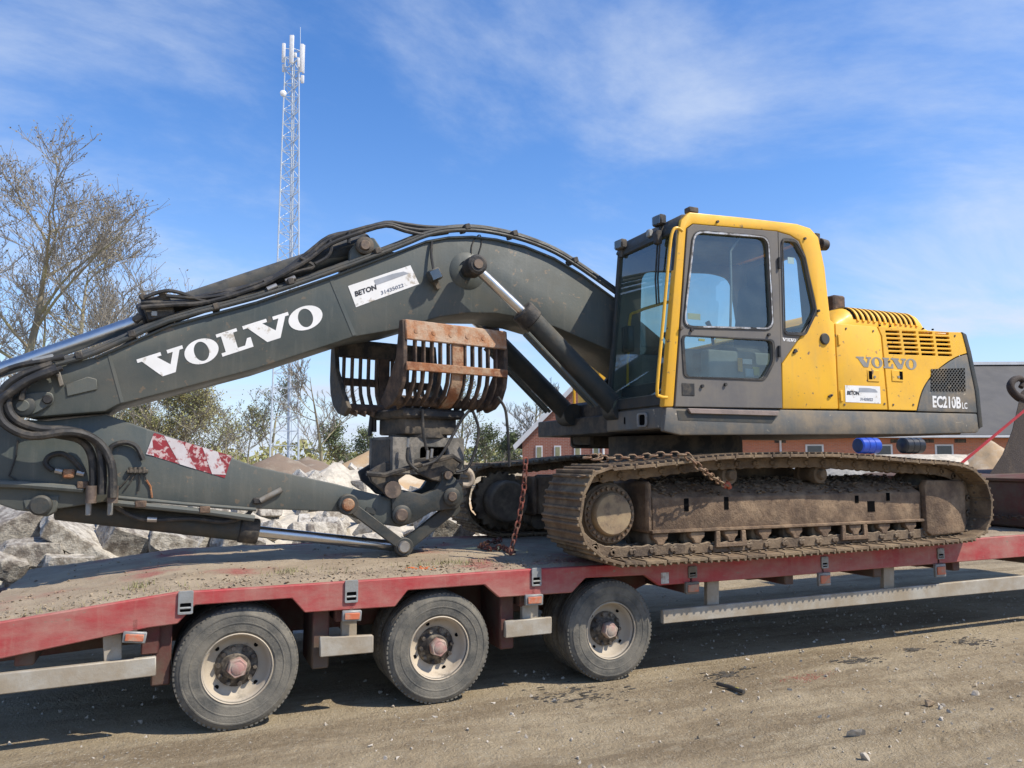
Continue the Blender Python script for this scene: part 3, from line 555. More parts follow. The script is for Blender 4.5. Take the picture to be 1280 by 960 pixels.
for px, py, w, n in tufts:
    c = onZ(px, py, .89)
    for k in range(n):
        x, y = c.x + rng.gauss(0, w * .5), min(max(c.y + rng.gauss(0, w * .35), .08), 2.4); h = rng.uniform(.015, .055); a = rng.uniform(0, 6.3); z = dirt(x, y)
        d = Vector((math.cos(a), math.sin(a), 0)); e = Vector((-d.y, d.x, 0)) * .003; q = Vector((x, y, z - .004)); b.add([q - e, q + e, q + d * h * .6 + Vector((0, 0, h))], [(0, 1, 2)])
tag(b.build('grass_tufts', M['grass'], smooth=0, fixn=False), 'low green grass and moss growing in the dirt on the deck', 'grass', kind='stuff')
c = onZ(524, 711, .885); b = MB()
for k in range(40):
    s = rng.uniform(.006, .02); x, y = c.x + rng.gauss(0, .06), c.y + rng.gauss(0, .03); b.add([Vector((v.x, v.y, v.z * .4)) * s * 1.5 + Vector((x, y, dirt(x, y) + .004)) for v in small[k % 6][0]], small[k % 6][1])
tag(b.build('orange_chips', M['orangespray'], smooth=0), 'bright orange chips on the deck edge below the coupler', 'debris', kind='stuff')
# ---------------------------------------------------------------- excavator: undercarriage
EX = empty('crawler_excavator', (5.0, 1.275, .88)); tag(EX, 'yellow and grey crawler excavator with dark grey boom folded forward on the trailer', 'excavator')
EXW = WLOC[EX.name]
TY = -.225
tp = XZ(TY, (752.6, 583.5), (739, 592), (730, 607), (724, 628), (721.5, 647), (724, 666), (733, 685), (747, 697.5), (763, 706.5), (785, 709.5), (810, 709), (847, 706), (930, 701.5), (1033, 693.5), (1121, 686.5), (1198, 680), (1218, 677.5),
        (1232, 669), (1239, 658), (1243, 638), (1240.6, 615), (1234, 599), (1221, 585.5), (1206, 578.5), (1188, 575.5), (1149, 573), (1097, 568.5), (1041, 565), (981, 565), (930, 566), (894, 568.5), (824, 576.5), (775, 581))
cl = [Vector((x, 0, z)) for x, z in tp]; cl.append(cl[0])
seg = [(b - a).length for a, b in zip(cl, cl[1:])]; PER = sum(seg); NS = round(PER / .19); pitch = PER / NS
def along(s):
    s %= PER
    for a, b, l in zip(cl, cl[1:], seg):
        if s <= l: return a.lerp(b, s / l)
        s -= l
    return cl[0].copy()
cen = sum((Vector((x, 0, z)) for x, z in tp), Vector()) / len(tp)
sb = MB(); hl = pitch * .485
sb.lohi((-hl, 0, -.042), (hl, .60, -.018))
for x in (-hl + .016, -.005, hl - .028): sb.add([(x - .014, 0, -.0185), (x + .014, 0, -.0185), (x + .008, 0, 0), (x - .008, 0, 0), (x - .014, .6, -.0185), (x + .014, .6, -.0185), (x + .008, .6, 0), (x - .008, .6, 0)], [(0,1,2,3),(4,7,6,5),(0,4,5,1),(1,5,6,2),(2,6,7,3),(3,7,4,0)])
sb.lohi((hl - .012, .0, -.050), (hl + .010, .6, -.040))
shoe_me = sb.build('track_shoe', M['shoe'], origin=(0, 0, 0), bevel=.003, smooth=30); SHOE = shoe_me.data; bpy.data.objects.remove(shoe_me)
lb = MB()
for y in (.205, .365):
    lb.prism([(-.115, -.075), (-.09, -.05), (.07, -.05), (.105, -.075), (.10, -.115), (.06, -.135), (-.02, -.128), (-.07, -.140), (-.115, -.118)], y, y + .03)
for x in (-.085, .075): lb.cyl((x, .19, -.092), (x, .41, -.092), .022, n=10)
for x in (-.04, .03):
    for y in (.15, .43): lb.cyl((x, y, -.055), (x, y, -.042), .014, n=6)
lk = lb.build('track_link', M['mud'], origin=(0, 0, 0), bevel=.004); LINK = lk.data; bpy.data.objects.remove(lk)
def track(y0):
    for k in range(NS):
        s = k * pitch; p = along(s); d = (along(s + pitch * .5) - along(s - pitch * .5)).normalized()
        n = Vector((d.z, 0, -d.x))
        if n.dot(p - cen) < 0: d = -d; n = -n
        m = Matrix((d, Vector((0, 1, 0)), n)).transposed()
        if m.determinant() < 0: m = Matrix((-d, Vector((0, 1, 0)), n)).transposed()
        o = link('track_shoe', SHOE, (p.x, y0, p.z), EX, rot=m.to_euler())
        q = bpy.data.objects.new('track_link', LINK); col.objects.link(q); q.parent = o
track(TY); track(2.175)
FY = -.02
def undercarriage(y0, s):                # s = +1: outer face towards the camera
    def Yv(t): return y0 + s * t
    def bx(a, b): return MB().lohi((a[0], Yv(a[1]), a[2]), (b[0], Yv(b[1]), b[2]))
    m = [(Yv(0), 1.115), (Yv(0), 1.37), (Yv(.14), 1.45), (Yv(.45), 1.52), (Yv(.52), 1.50), (Yv(.52), 1.115)]
    o = MB().prismx(m, 3.46, 6.46).build('track_frame', M['mudlight'], EX, bevel=.012, seg=2)
    bx((3.44, -.025, 1.095), (6.48, .05, 1.122)).build('flange', M['mudlight'], o, bevel=.006)
    bx((3.40, -.01, 1.10), (3.457, .5, 1.50)).build('end_plate', M['mudlight'], o, bevel=.02)
    for (px, py, w, h) in ((858, 631, 6, 14), (908, 629, 6, 14), (1071, 624, 6, 9), (1089, 633, 12, 13), (1110, 621, 6, 10)):
        c = onY(px, py, FY - .002); u = .0073; bx((c.x - w * u / 2, -.004, c.z - h * u / 2), (c.x + w * u / 2, -.001, c.z + h * u / 2)).build('slot', M['hole'], o)
    g = [(6.47, 1.0), (6.53, .965), (6.98, .975), (7.01, 1.03), (7.03, 1.42), (6.98, 1.475), (6.50, 1.485), (6.465, 1.43)]
    MB().prism(g, Yv(-.045), Yv(.03)).build('idler_guard', M['mudlight'], EX, bevel=.02, seg=2)
    MB().lathe((6.80, Yv(.32), 1.275), [(.0, -.10), (.30, -.10), (.315, -.08), (.315, -.035), (.345, -.03), (.345, .03), (.315, .035), (.315, .08), (.30, .10), (0, .10)], 36).build('idler_wheel', M['track_dark'], EX)
    c = onY(765.5, 643, 0)
    so = MB()
    prof = []
    for k in range(42):
        a = 2 * math.pi * k / 42; r = .315 if k % 2 else .272; prof.append((c.x + r * math.cos(a), c.z + r * math.sin(a)))
    so.prism(prof, Yv(.26), Yv(.34)); o = so.build('sprocket', M['track_dark'], EX, bevel=.008)
    MB().lathe((c.x, Yv(0), c.z), [(0, s * .0), (.150, s * .0), (.163, s * .012), (.168, s * .05), (.170, s * .26)], 40).build('drive_cover', mat('dusty tan drive cover', (.34, .255, .15), (.28, .20, .12), (.15, .11, .08), .22, .85, dscale=7), o)
    MB().lathe((c.x, Yv(0), c.z), [(.169, s * .055), (.222, s * .06), (.225, s * .075), (.24, s * .09), (.245, s * .26)], 40).build('drive_flange', M['mud'], o)
    for k in range(26):
        a = 2 * math.pi * k / 26; p = Vector((c.x + .197 * math.cos(a), Yv(.060), c.z + .197 * math.sin(a))); MB().cyl(p, p + Vector((0, -s * .022, 0)), .015, .013, 6).build('drive_bolt', M['mudlight'], o)
    MB().cyl((c.x, Yv(.34), c.z), (c.x, Yv(.58), c.z), .21, n=24).build('travel_motor', M['track_dark'], o, bevel=.02)
    for px, py in ((918, 594), (1032, 593)):
        q = onY(px, py, 0); MB().lathe((q.x, Yv(.0), q.z), [(0, s * .04), (.035, s * .04), (.045, s * .055), (.05, s * .075), (.078, s * .08), (.085, s * .1), (.085, s * .14), (.066, s * .145), (.066, s * .27), (.085, s * .275), (.085, s * .32), (0, s * .325)], 24).build('carrier_roller', M['mud'], EX)
    for px, py in ((824, 674), (870, 672), (912, 670), (954, 667), (993, 665), (1029, 662), (1067, 660), (1103, 658), (1136, 656)):
        q = onY(px, py, 0); z = 1.045
        o = MB().lathe((q.x, Yv(0), z), [(0, s * .02), (.05, s * .02), (.06, s * .05), (.09, s * .06), (.098, s * .08), (.098, s * .11), (.08, s * .115), (.08, s * .33), (.098, s * .335), (.098, s * .38), (0, s * .4)], 22).build('track_roller', M['track_dark'], EX)
        MB().prism([(q.x - .075, 1.094), (q.x + .075, 1.094), (q.x + .07, 1.05), (q.x + .045, 1.035), (q.x + .03, 1.0), (q.x - .03, 1.0), (q.x - .045, 1.035), (q.x - .07, 1.05)], Yv(-.005), Yv(.055)).build('roller_bracket', M['mudlight'], o, bevel=.008)
    for px in (912, 1067):
        q = onY(px, 672, -.03); x = q.x; gb_ = MB()
        gb_.prism([(x - .15, 1.094), (x - .11, 1.094), (x - .11, 1.0), (x + .11, 1.0), (x + .11, 1.094), (x + .15, 1.094), (x + .16, .965), (x - .16, .965)], Yv(-.035), Yv(-.008)); gb_.build('track_guide', M['mudlight'], EX, bevel=.005)
undercarriage(FY, 1); undercarriage(2.57, -1)
cb = MB().prism([(3.7, 1.25), (4.1, 1.2), (5.4, 1.2), (5.8, 1.25), (5.8, 1.5), (5.3, 1.62), (4.1, 1.62), (3.7, 1.5)], .5, 2.05); cb.build('car_body', M['track_dark'], EX, bevel=.03)
MB().cyl((4.6, 1.275, 1.62), (4.6, 1.275, 1.90), .66, n=40).build('swing_bearing', M['blackmetal'], EX)
# mud lying on the frame tops
b = MB()
for k in range(900):
    x = rng.uniform(3.5, 6.5); y = rng.uniform(0.02, .45); z = 1.37 + (y / .14) * .08 if y < .14 else 1.45 + (y - .14) * .226; s = .012 + .035 * rng.random() ** 2
    vs, fs = small[k % 6]; b.add([Vector((v.x, v.y, v.z * .5)) * s * 1.6 + Vector((x, y + FY, z + .004)) for v in vs], fs)
o = b.build('mud_clods', M['mud'], EX, smooth=0); o['kind'] = 'stuff'
b = MB()
for k in range(700):
    p = along(rng.random() * PER); d = p - cen
    if d.z < .25 : continue
    s = .010 + .03 * rng.random() ** 2; vs, fs = small[k % 6]; b.add([v * s * 1.4 + Vector((p.x, TY + .02 + rng.random() * .56, p.z - .018)) for v in vs], fs)
o = b.build('track_mud', M['mudlight'], EX, smooth=0); o['kind'] = 'stuff'

# ---------------------------------------------------------------- excavator: upper body
UY = -.05
MB().lohi((3.66, .0, 1.92), (7.1, 2.50, 2.09)).build('revolving_frame', M['blackmetal'], EX, bevel=.01)
sk = XZ(UY, (832, 509), (1225, 517), (1226, 534), (1221, 541), (1140, 543), (850, 544), (829, 539))
o = MB().prism(sk, UY - .01, .0).build('side_skirt', M['skirt'], EX, bevel=.015, seg=2)
st = XZ(UY - .013, (858, 510.5), (972, 514), (970, 520), (862, 517)); MB().prism(st, UY - .035, UY - .011).build('door_step', mat('scuffed step edge', (.27, .21, .18), (.2, .16, .14), bump=.2), o, bevel=.004)
MB().prism(XZ(UY - .012, (846, 513), (972, 520), (965, 529), (848, 525)), UY - .013, UY - .0105).build('step_recess', M['greydark'], o)
fx = 3.60
fo = MB().lohi((fx, .0, 1.925), (fx + .06, .915, 2.105)).build('front_panel', M['skirt'], EX, bevel=.012)
q = onX(804, 525, fx); loops = [rounded([(-.075, -.06), (.075, -.06), (.075, .06), (-.075, .06)], .03), rounded([(-.05, -.045), (.05, -.045), (.05, .045), (-.05, .045)], .025)]
vs, fs = fillmesh(loops, .006, .002); MB().add([(fx - .01 - v.z, q.y + v.x, q.z + v.y) for v in vs], fs).build('lamp_bezel', M['galv'], fo)
MB().lohi((fx - .004, q.y - .05, q.z - .045), (fx - .001, q.y + .05, q.z + .045)).build('lamp_recess', M['hole'], fo)
q = onX(781, 526, fx); MB().lohi((fx - .005, q.y - .008, q.z - .03), (fx - .001, q.y + .008, q.z + .03)).build('slot', M['hole'], fo)
# --- cab
cabY0, cabY1 = UY, .92
yl = XZ(UY, (829, 508.5), (847, 295), (851, 275), (861, 265.5), (927, 272), (995, 280), (1012, 285.5), (1022, 297), (1030, 335), (1037, 400), (1042, 404.5), (1047, 511.5), (977.3, 511),
        (976.5, 455), (1020.5, 392), (1018, 375), (1005, 319), (998, 301), (986, 293.5), (970, 289), (865, 280), (857, 286), (841, 508.5))
MB().prism(yl, UY - .012, UY + .06).build('cab_frame', M['yellow'], EX, bevel=.012, seg=2)
winU = rounded(XZ(UY, (866, 291), (957, 298), (963, 411), (853, 408)), .09, 5)
winL = rounded(XZ(UY, (852, 420), (963, 426), (964, 452), (952, 474), (855, 471)), .045, 4)
winQ = rounded(XZ(UY, (976, 301), (992, 303), (1003, 322), (1017, 388), (1004, 417), (979, 416)), .035, 4)
door = XZ(UY, (842, 508.5), (857.5, 287), (865, 281), (970, 290), (976, 510.5))
b = MB(); plate(b, [door, winU, winL], UY - .022, UY + .02, .006); dr = b.build('cab_door', M['doorgrey'], EX)
quar = XZ(UY, (971.5, 290.5), (985.5, 294.5), (997, 302), (1004, 320), (1017, 376), (1019.5, 391), (976, 454), (974.8, 454))
b = MB(); plate(b, [quar, winQ], UY - .015, UY + .02, .005); qp = b.build('quarter_panel', M['doorgrey'], EX)
def ring(outl, grow, y0, y1):
    c = sum((Vector(p) for p in outl), Vector((0, 0))) / len(outl); b = MB()
    def g(k): return [tuple(Vector(p) + (Vector(p) - c).normalized() * k) for p in outl]
    plate(b, [g(grow), g(-.004)], y0, y1); return b
for w, pr in ((winU, dr), (winL, dr), (winQ, qp)):
    ring(w, .022, UY - .030, UY - .0225).build('window_seal', M['black'], pr)
    b = MB(); sheet(b, w, UY); b.build('window_pane', M['glass'], pr, fixn=False)
c = sum((Vector(p) for p in winU), Vector((0, 0))) / len(winU)
nseg = len(winU); runs = [MB()]
for i in range(nseg):          # torn silver sealing tape around the upper window, one piece per run
    p, q = Vector(winU[i]), Vector(winU[(i + 1) % nseg]); n = max(1, int((q - p).length / .03))
    for j in range(n):
        a, d = p.lerp(q, j / n), p.lerp(q, (j + 1) / n); k1, k2 = [(.011 + .007 * noise.noise(Vector((v.x * 14, v.y * 14, 1)))) for v in (a, d)]; u = (a - c).normalized(); w = (d - c).normalized()
        if noise.noise(Vector((a.x * 5, a.y * 5, 8))) < -.34:
            if runs[-1].v: runs.append(MB())
            continue
        runs[-1].add([(v.x, UY - .0325, v.y) for v in (a - u * .004, a + u * k1, d + w * k2, d - w * .004)], [(0, 1, 2, 3)])
for tb in runs:
    if tb.v: tb.build('sealing_tape', M['tape'], dr, fixn=False, smooth=0)
# door furniture
a, d = onY(850, 479, UY), onY(866, 495, UY); MB().lohi((a.x, UY - .027, d.z), (d.x, UY - .0225, a.z)).build('door_handle', M['black'], dr, bevel=.003)
for px, py in ((875, 483), (904, 481), (849, 411), (862, 413), (958, 419)): p = onY(px, py, UY); MB().cyl((p.x, UY - .04, p.z), (p.x, UY - .022, p.z), .014, n=10).build('door_latch', M['black'], dr)
for py in (330, 440): p = onY(970.5, py, UY); MB().cyl((p.x, UY - .035, p.z - .05), (p.x, UY - .035, p.z + .05), .012, n=8).build('hinge', M['black'], dr)
vs, fs = slab_letters(); b = MB(); decal(b, vs, fs, [(978, 422), (995, 423.5), (995, 427.5), (978, 426)], UY - .0165); b.build('small_lettering', M['white'], qp, fixn=False)
p, q = onY(914, 245, UY), onY(914, 460, UY)
# sliding window bar
MB().tube([onY(925, 296, UY + .03), onY(913, 314, UY + .03), onY(914, 360, UY + .03), onY(913, 408, UY + .03)], .011, 6).build('sliding_window_bar', M['galv'], dr)
a, d = onY(860, 391, UY), onY(876, 400, UY); MB().lohi((a.x, UY + .004, d.z), (d.x, UY + .007, a.z)).build('warning_sticker', mat('pale yellow sticker', (.5, .46, .25), bump=0), dr)
a, d = onY(985, 321, UY), onY(993, 330, UY); MB().lohi((a.x, UY + .004, d.z), (d.x, UY + .007, a.z)).build('round_sticker', M['white'], qp)
# far side, rear and roof of the cab
b = MB(); far_o = XZ(UY, (838, 508.5), (855, 287), (865, 270), (995, 284), (1012, 292), (1030, 400), (1034, 511)); far_h = rounded(XZ(UY, (876, 462), (878, 308), (975, 312), (1000, 320), (1012, 400), (985, 462)), .13)
plate(b, [far_o, far_h], cabY1 - .05, cabY1, .004); fs_ = b.build('far_cab_side', M['doorgrey'], EX)
b = MB(); sheet(b, far_h, cabY1 - .025); b.build('window_pane', M['glass'], fs_, fixn=False)
rf = XZ(UY, (858, 281), (858, 270), (864, 266.5), (927, 273), (995, 281), (1011, 286.5), (1020, 297), (1012, 303), (985, 294), (870, 283))
MB().prism(rf, UY + .061, cabY1 + .01).build('cab_roof', M['yellow'], EX, bevel=.02, seg=2)
xr = onY(1030, 400, UY).x
b = MB(); vs, fs = fillmesh([[(UY + .061, 2.1), (cabY1, 2.1), (cabY1, 3.68), (UY + .061, 3.68)], rounded([(.10, 2.72), (.80, 2.72), (.78, 3.55), (.12, 3.55)], .08)], .02)
for v in vs: b.v.append(Vector((xr - .02 + (3.68 - v.y) * .045 - .1 + v.z, v.x, v.y)))
b.f = list(fs); b.build('cab_rear_wall', M['doorgrey'], EX)
MB().lohi((3.86, UY + .07, 3.60), (5.02, cabY1 - .06, 3.635)).build('headliner', M['interior'], EX, bevel=.01)
MB().lohi((3.62, UY + .07, 2.08), (5.2, cabY1 - .06, 2.14)).build('cab_floor', M['interior'], EX)
# windscreen
def fr(y, z): return Vector((3.615 + (z - 2.12) * .098, y, z))
def bar(p, q, w, t): # bar between two points on the windscreen plane
    d = (q - p); m = Matrix((Vector((1, 0, -.098)).normalized(), d.normalized().cross(Vector((1, 0, -.098)).normalized()), d.normalized())).transposed()
    return MB().box((p + q) / 2, (t, w, d.length), m)
ws = empty('windscreen', (3.62, .43, 2.12)); ws.parent = EX; ws.location = Vector((3.62, .43, 2.12)) - EXW
y0w, y1w = .0, .905
bar(fr(y1w - .02, 2.11), fr(y1w - .02, 3.60), .040, .05).build('pillar', M['greydark'], ws, bevel=.008)
bar(fr(-.015, 2.11), fr(-.015, 3.60), .05, .05).build('pillar', M['greydark'], ws, bevel=.008)
bar(fr(.0, 2.16), fr(.9, 2.16), .10, .05).build('sill', M['greydark'], ws, bevel=.008)
bar(fr(.0, 3.585), fr(.9, 3.585), .05, .05).build('header', M['greydark'], ws, bevel=.008)
MB().add([fr(.0, 2.2), fr(.89, 2.2), fr(.89, 3.57), fr(.0, 3.57)], [(0, 1, 2, 3)]).build('window_pane', M['glassgreen'], ws, fixn=False)
for dy in (0, .035):
    MB().tube([fr(.16 + dy, 3.58) + Vector((-.05, 0, 0)), fr(.17 + dy, 3.2) + Vector((-.04, 0, 0)), fr(.14 + dy, 2.98) + Vector((-.03, 0, 0))], .008, 6).build('wiper_arm', M['black'], ws)
MB().box(fr(.18, 3.56) + Vector((-.06, 0, 0)), (.06, .06, .12)).build('wiper_motor', M['blackmetal'], ws, bevel=.01)
# visor and lamps over the windscreen
MB().prism([(3.735, 3.60), (3.86, 3.585), (3.93, 3.585), (3.90, 3.735), (3.79, 3.715)], -.03, .945).build('visor', M['greydark'], EX, bevel=.012)
def worklamp(c, rz=0, rx=0):
    m = Matrix.Rotation(rz, 3, 'Z') @ Matrix.Rotation(rx, 3, 'Y'); c = Vector(c); o = MB().box(c, (.07, .12, .09), m).build('work_lamp', M['blackmetal'], EX, bevel=.012)
    MB().box(c + m @ Vector((-.037, 0, 0)), (.006, .10, .07), m).build('lens', M['lens'], o)
    MB().box(c + Vector((.02, 0, -.07)), (.03, .03, .09)).build('bracket', M['blackmetal'], o)
worklamp(onX(824, 276, 3.72), .1); worklamp(onX(776, 306, 3.72), .1)
MB().box(onX(812, 292, 3.74), (.05, .05, .07)).build('marker_light', M['galv'], EX, bevel=.01)
p = onY(866, 262, .1); MB().lohi((p.x - .05, .08, p.z - .03), (p.x + .05, .16, p.z + .02)).build('roof_bracket', M['blackmetal'], EX, bevel=.008)
p = onY(1028, 306, .1); b = MB().cyl((p.x - .04, .1, p.z), (p.x + .05, .1, p.z), .06, .05, 16); b.box((p.x - .07, .1, p.z + .04), (.06, .04, .12)); b.build('rear_lamp', M['blackmetal'], EX, bevel=.006)
for px, py in ((895, 278), (1004, 299), (1021, 389), (992, 438), (1036, 495)): p = onY(px, py, UY); MB().cyl((p.x, UY - .03, p.z), (p.x, UY - .01, p.z), .012, n=8).build('bolt', M['blackmetal'], EX)
MB().tube([onY(x, y, UY - .06) for x, y in ((853, 289), (847, 285), (841, 289), (837, 312), (829, 400), (821.5, 484), (824, 495), (834, 497))], .0135, 8, smooth=3).build('handrail', M['yellow'], EX)
# interior
def inbox(a, b, name, m, bev=.02): return MB().lohi(a, b).build(name, m, EX, bevel=bev, seg=2)
inbox((4.40, .22, 2.5), (4.95, .72, 2.68), 'seat', M['seat'], .05); b = MB().prism([(4.86, 2.66), (5.00, 2.66), (5.08, 3.30), (4.96, 3.34)], .24, .70); b.build('backrest', M['seat'], EX, bevel=.04, seg=2)
inbox((5.0, .32, 3.32), (5.10, .62, 3.52), 'headrest', M['seat'], .03); inbox((4.45, .28, 2.14), (4.9, .66, 2.5), 'seat_base', M['interior'])
inbox((4.15, .12, 2.14), (4.85, .24, 2.62), 'side_console', M['interior']); inbox((4.15, .73, 2.14), (4.8, .86, 2.72), 'side_console', M['interior']); inbox((3.75, .76, 2.66), (3.82, .88, 2.9), 'monitor', M['screen'], .01); inbox((3.72, .06, 2.14), (3.98, .86, 2.34), 'foot_well', M['seat'], .04); inbox((3.80, .62, 2.3), (4.1, .86, 2.62), 'right_console', M['interior'], .03); inbox((4.02, .30, 2.14), (4.12, .62, 2.24), 'pedal_box', M['black'], .02)
for y in (.14, .79): MB().tube([(4.22, y, 2.66), (4.2, y, 2.80), (4.16, y, 2.86)], [.012, .022], 8).build('joystick', M['black'], EX)
for y in (.40, .52): MB().tube([(4.0, y, 2.14), (3.95, y, 2.5), (4.0, y, 2.72)], .012, 6).build('travel_lever', M['black'], EX)
MB().tube([(3.80, .86, 2.30), (3.83, .86, 2.95), (3.90, .84, 3.05), (3.95, .5, 3.07), (3.95, .2, 3.05)], .014, 8, smooth=3).build('grab_rail', M['yellow'], EX)
for px, py, w_, h_, cc in ((945, 464, .07, .075, (.62, .55, .06)), (934, 452, .10, .045, (.7, .7, .68)), (925, 456, .045, .12, (.6, .30, .03)), (937, 466, .09, .07, (.35, .45, .5)), (877, 425, .06, .02, (.75, .62, .05))):
    p = onY(px, py, .1); MB().box(p, (w_, .01, h_)).build('cab_label', mat('cab label', cc, bump=0), EX)
# --- engine side, counterweight, hood
MB().lohi((5.22, -.02, 2.10), (7.06, 2.46, 2.89)).build('dark_backing', M['hole'], EX)  # solid black box added behind the louvres; their inner darkness is its colour
pA = XZ(UY, (1043, 404.5), (1095, 408.5), (1100, 420), (1108.5, 512.2), (1048, 511.7)); sA = MB().prism(pA, UY - .012, UY + .02).build('side_door', M['yellow'], EX, bevel=.008, seg=2)
holes = []
for r in range(6):
    for c4 in range(4):
        x0 = 1105.5 + c4 * 20.6 + r * .8; y0 = 413.2 + r * 5.35 + c4 * .75; holes.append(rounded(XZ(UY, (x0, y0), (x0 + 17.2, y0 + .6), (x0 + 17.3, y0 + 3.5), (x0 + .1, y0 + 2.9)), .006, 2))
ARC = [(p.x, p.y) for p in spline([Vector(q) for q in ((1210.5, 441.5), (1195, 446.5), (1177.5, 457.5), (1162.5, 471.5), (1151.5, 489.5), (1145, 513.6))], 4)]
pB = XZ(UY, (1096.3, 408.5), (1180, 415), (1199.5, 415.5), (1206, 425), *[(x - .6, y - .5) for x, y in ARC], (1109.8, 512.3), (1101.3, 420))
b = MB(); plate(b, [pB] + holes, UY - .012, UY + .02, .004); sB = b.build('radiator_door', M['yellow'], EX)
pC = XZ(UY, *[(x + .6, y + .5) for x, y in ARC], (1224, 516), (1221.5, 488))
sC = MB().prism(pC, UY - .012, UY + .02).build('rear_quarter', M['skirt'], EX, bevel=.006, seg=2)
cw = XZ(UY, (1200.5, 415), (1206, 418), (1212, 440), (1222, 488), (1226.5, 534), (1222, 535), (1217, 488), (1206, 436))
MB().prism(cw, UY - .02, .02).build('rear_edge', M['greydark'], EX, bevel=.008, seg=2)
MB().prism([(6.75, 1.99), (7.25, 1.99), (7.32, 2.1), (7.27, 2.5), (7.12, 2.92), (6.75, 2.93)], .02, 2.5).build('counterweight', M['skirt'], EX, bevel=.05, seg=3)
MB().lohi((5.20, UY + .021, 2.885), (7.08, 2.46, 2.915)).build('deck_cover', M['yellow'], EX, bevel=.012)
# mesh vent
mq = [(1164, 461.5), (1206, 460), (1207, 489), (1164, 488.5)]; b = MB(); decal(b, [(0, 0), (1, 0), (1, 1), (0, 1)], [(0, 1, 2, 3)], mq, UY - .0135); b.build('vent_opening', M['hole'], sC, fixn=False); b = MB(); qf = qmap(mq)
for k in range(-6, 13):
    for sgn in (1, -1):
        u0 = k / 11.0
        pts = []
        for t in (0, 1):
            u = u0 + sgn * .5 * t if sgn > 0 else u0 + .5 - .5 * t
            pts.append((u, t))
        (ua, va), (ub, vb) = pts
        def clip(u, v, u2, v2):
            if u < 0: s = (0 - u) / (u2 - u); return 0, v + (v2 - v) * s
            if u > 1: s = (1 - u) / (u2 - u); return 1, v + (v2 - v) * s
            return u, v
        if max(ua, ub) <= 0.02 or min(ua, ub) >= .98: continue
        A = clip(ua, va, ub, vb); B = clip(ub, vb, ua, va); b.tube([onY(*qf(*A), UY - .017), onY(*qf(*B), UY - .017)], .0042, 4)
b.build('vent_mesh', M['skirt'], sC)
vs, fs = textmesh('EC210B', .034); b = MB(); decal(b, vs, fs, [(1165.5, 494.5), (1201, 496), (1201.5, 511), (1166, 509.5)], UY - .0145); b.build('model_lettering', M['white'], sC, fixn=False)
vs, fs = textmesh('LC', .02); b = MB(); decal(b, vs, fs, [(1202.5, 503), (1209, 503.3), (1209.3, 511.2), (1202.8, 511)], UY - .0145); b.build('model_lettering', M['white'], sC, fixn=False)
vs, fs = slab_letters(); b = MB(); decal(b, vs, fs, [(1070, 445.5), (1145.5, 449), (1146, 462), (1072.5, 458.5)], UY - .0145); b.build('maker_lettering', mat('silver grey print', (.30, .29, .26), bump=0), sA, fixn=False)
def beton(quad, Y, parent):
    q = qmap(quad); sub = lambda u0, u1, v0, v1: [q(u0, v1), q(u1, v1), q(u1, v0), q(u0, v0)]
    b = MB(); decal(b, [(0, 0), (1, 0), (1, 1), (0, 1)], [(0, 1, 2, 3)], quad, Y); s = b.build('company_sticker', M['white'], parent, fixn=False)
    for txt, bd, box, m in (('BETON', .04, (.05, .40, .44, .68), 'print_black'), ('31435022', .02, (.42, .78, .13, .30), 'print_grey')):
        vs, fs = textmesh(txt, bd, .15); b = MB(); decal(b, vs, fs, sub(*box), Y - .002); b.build('sticker_print', M[m], s, fixn=False)
    b = MB(); decal(b, [(0, 0), (1, .1), (.88, .75), (.55, 1), (0, 1)], [(0, 1, 2, 3, 4)], sub(.40, .93, .63, .88), Y - .002); b.build('sticker_print', M['print_pale'], s, fixn=False)
beton([(1056.3, 481.5), (1100, 483), (1101, 504.5), (1057, 502.5)], UY - .0145, sA)
for px in (1090, 1120):
    p = onY(px, 470, UY); o = MB().box((p.x, UY - .014, p.z), (.15, .01, .11)).build('door_catch', M['yellow'], sA if px == 1090 else sB, bevel=.006)
    MB().box((p.x + (-.04 if px == 1090 else .045), UY - .0195, p.z + .005), (.04, .004, .075)).build('catch_slot', M['hole'], o); MB().cyl((p.x + .01, UY - .025, p.z - .01), (p.x + .01, UY - .018, p.z - .01), .012, n=10).build('lock', M['galv'], o)
for px, py in ((1047, 425), (1050, 495)): p = onY(px, py, UY); MB().box((p.x, UY - .018, p.z), (.03, .012, .10)).build('door_hinge', M['yellow'], sA, bevel=.004)
for px, py in ((1056, 411), (1090, 414), (1104, 505), (1054, 506)): p = onY(px, py, UY); MB().cyl((p.x, UY - .018, p.z), (p.x, UY - .011, p.z), .010, n=8).build('panel_bolt', M['pin'], sA)
for px, py in ((1110, 452), (1192, 420), (1115, 506), (1140, 506)): p = onY(px, py, UY); MB().cyl((p.x, UY - .018, p.z), (p.x, UY - .011, p.z), .010, n=8).build('panel_bolt', M['pin'], sB)
p = onY(1029, 424, UY); MB().lathe((p.x, UY - .012, p.z), [(0, -.02), (.045, -.02), (.052, -.012), (.052, 0)], 24).build('filler_cap', M['greydark'], EX)
for px, py in ((992, 440), (1036, 495)): p = onY(px, py, UY); MB().box((p.x, UY - .02, p.z), (.05, .02, .02), Matrix.Rotation(-.4, 3, 'Y')).build('panel_catch', M['blackmetal'], EX, bevel=.004)
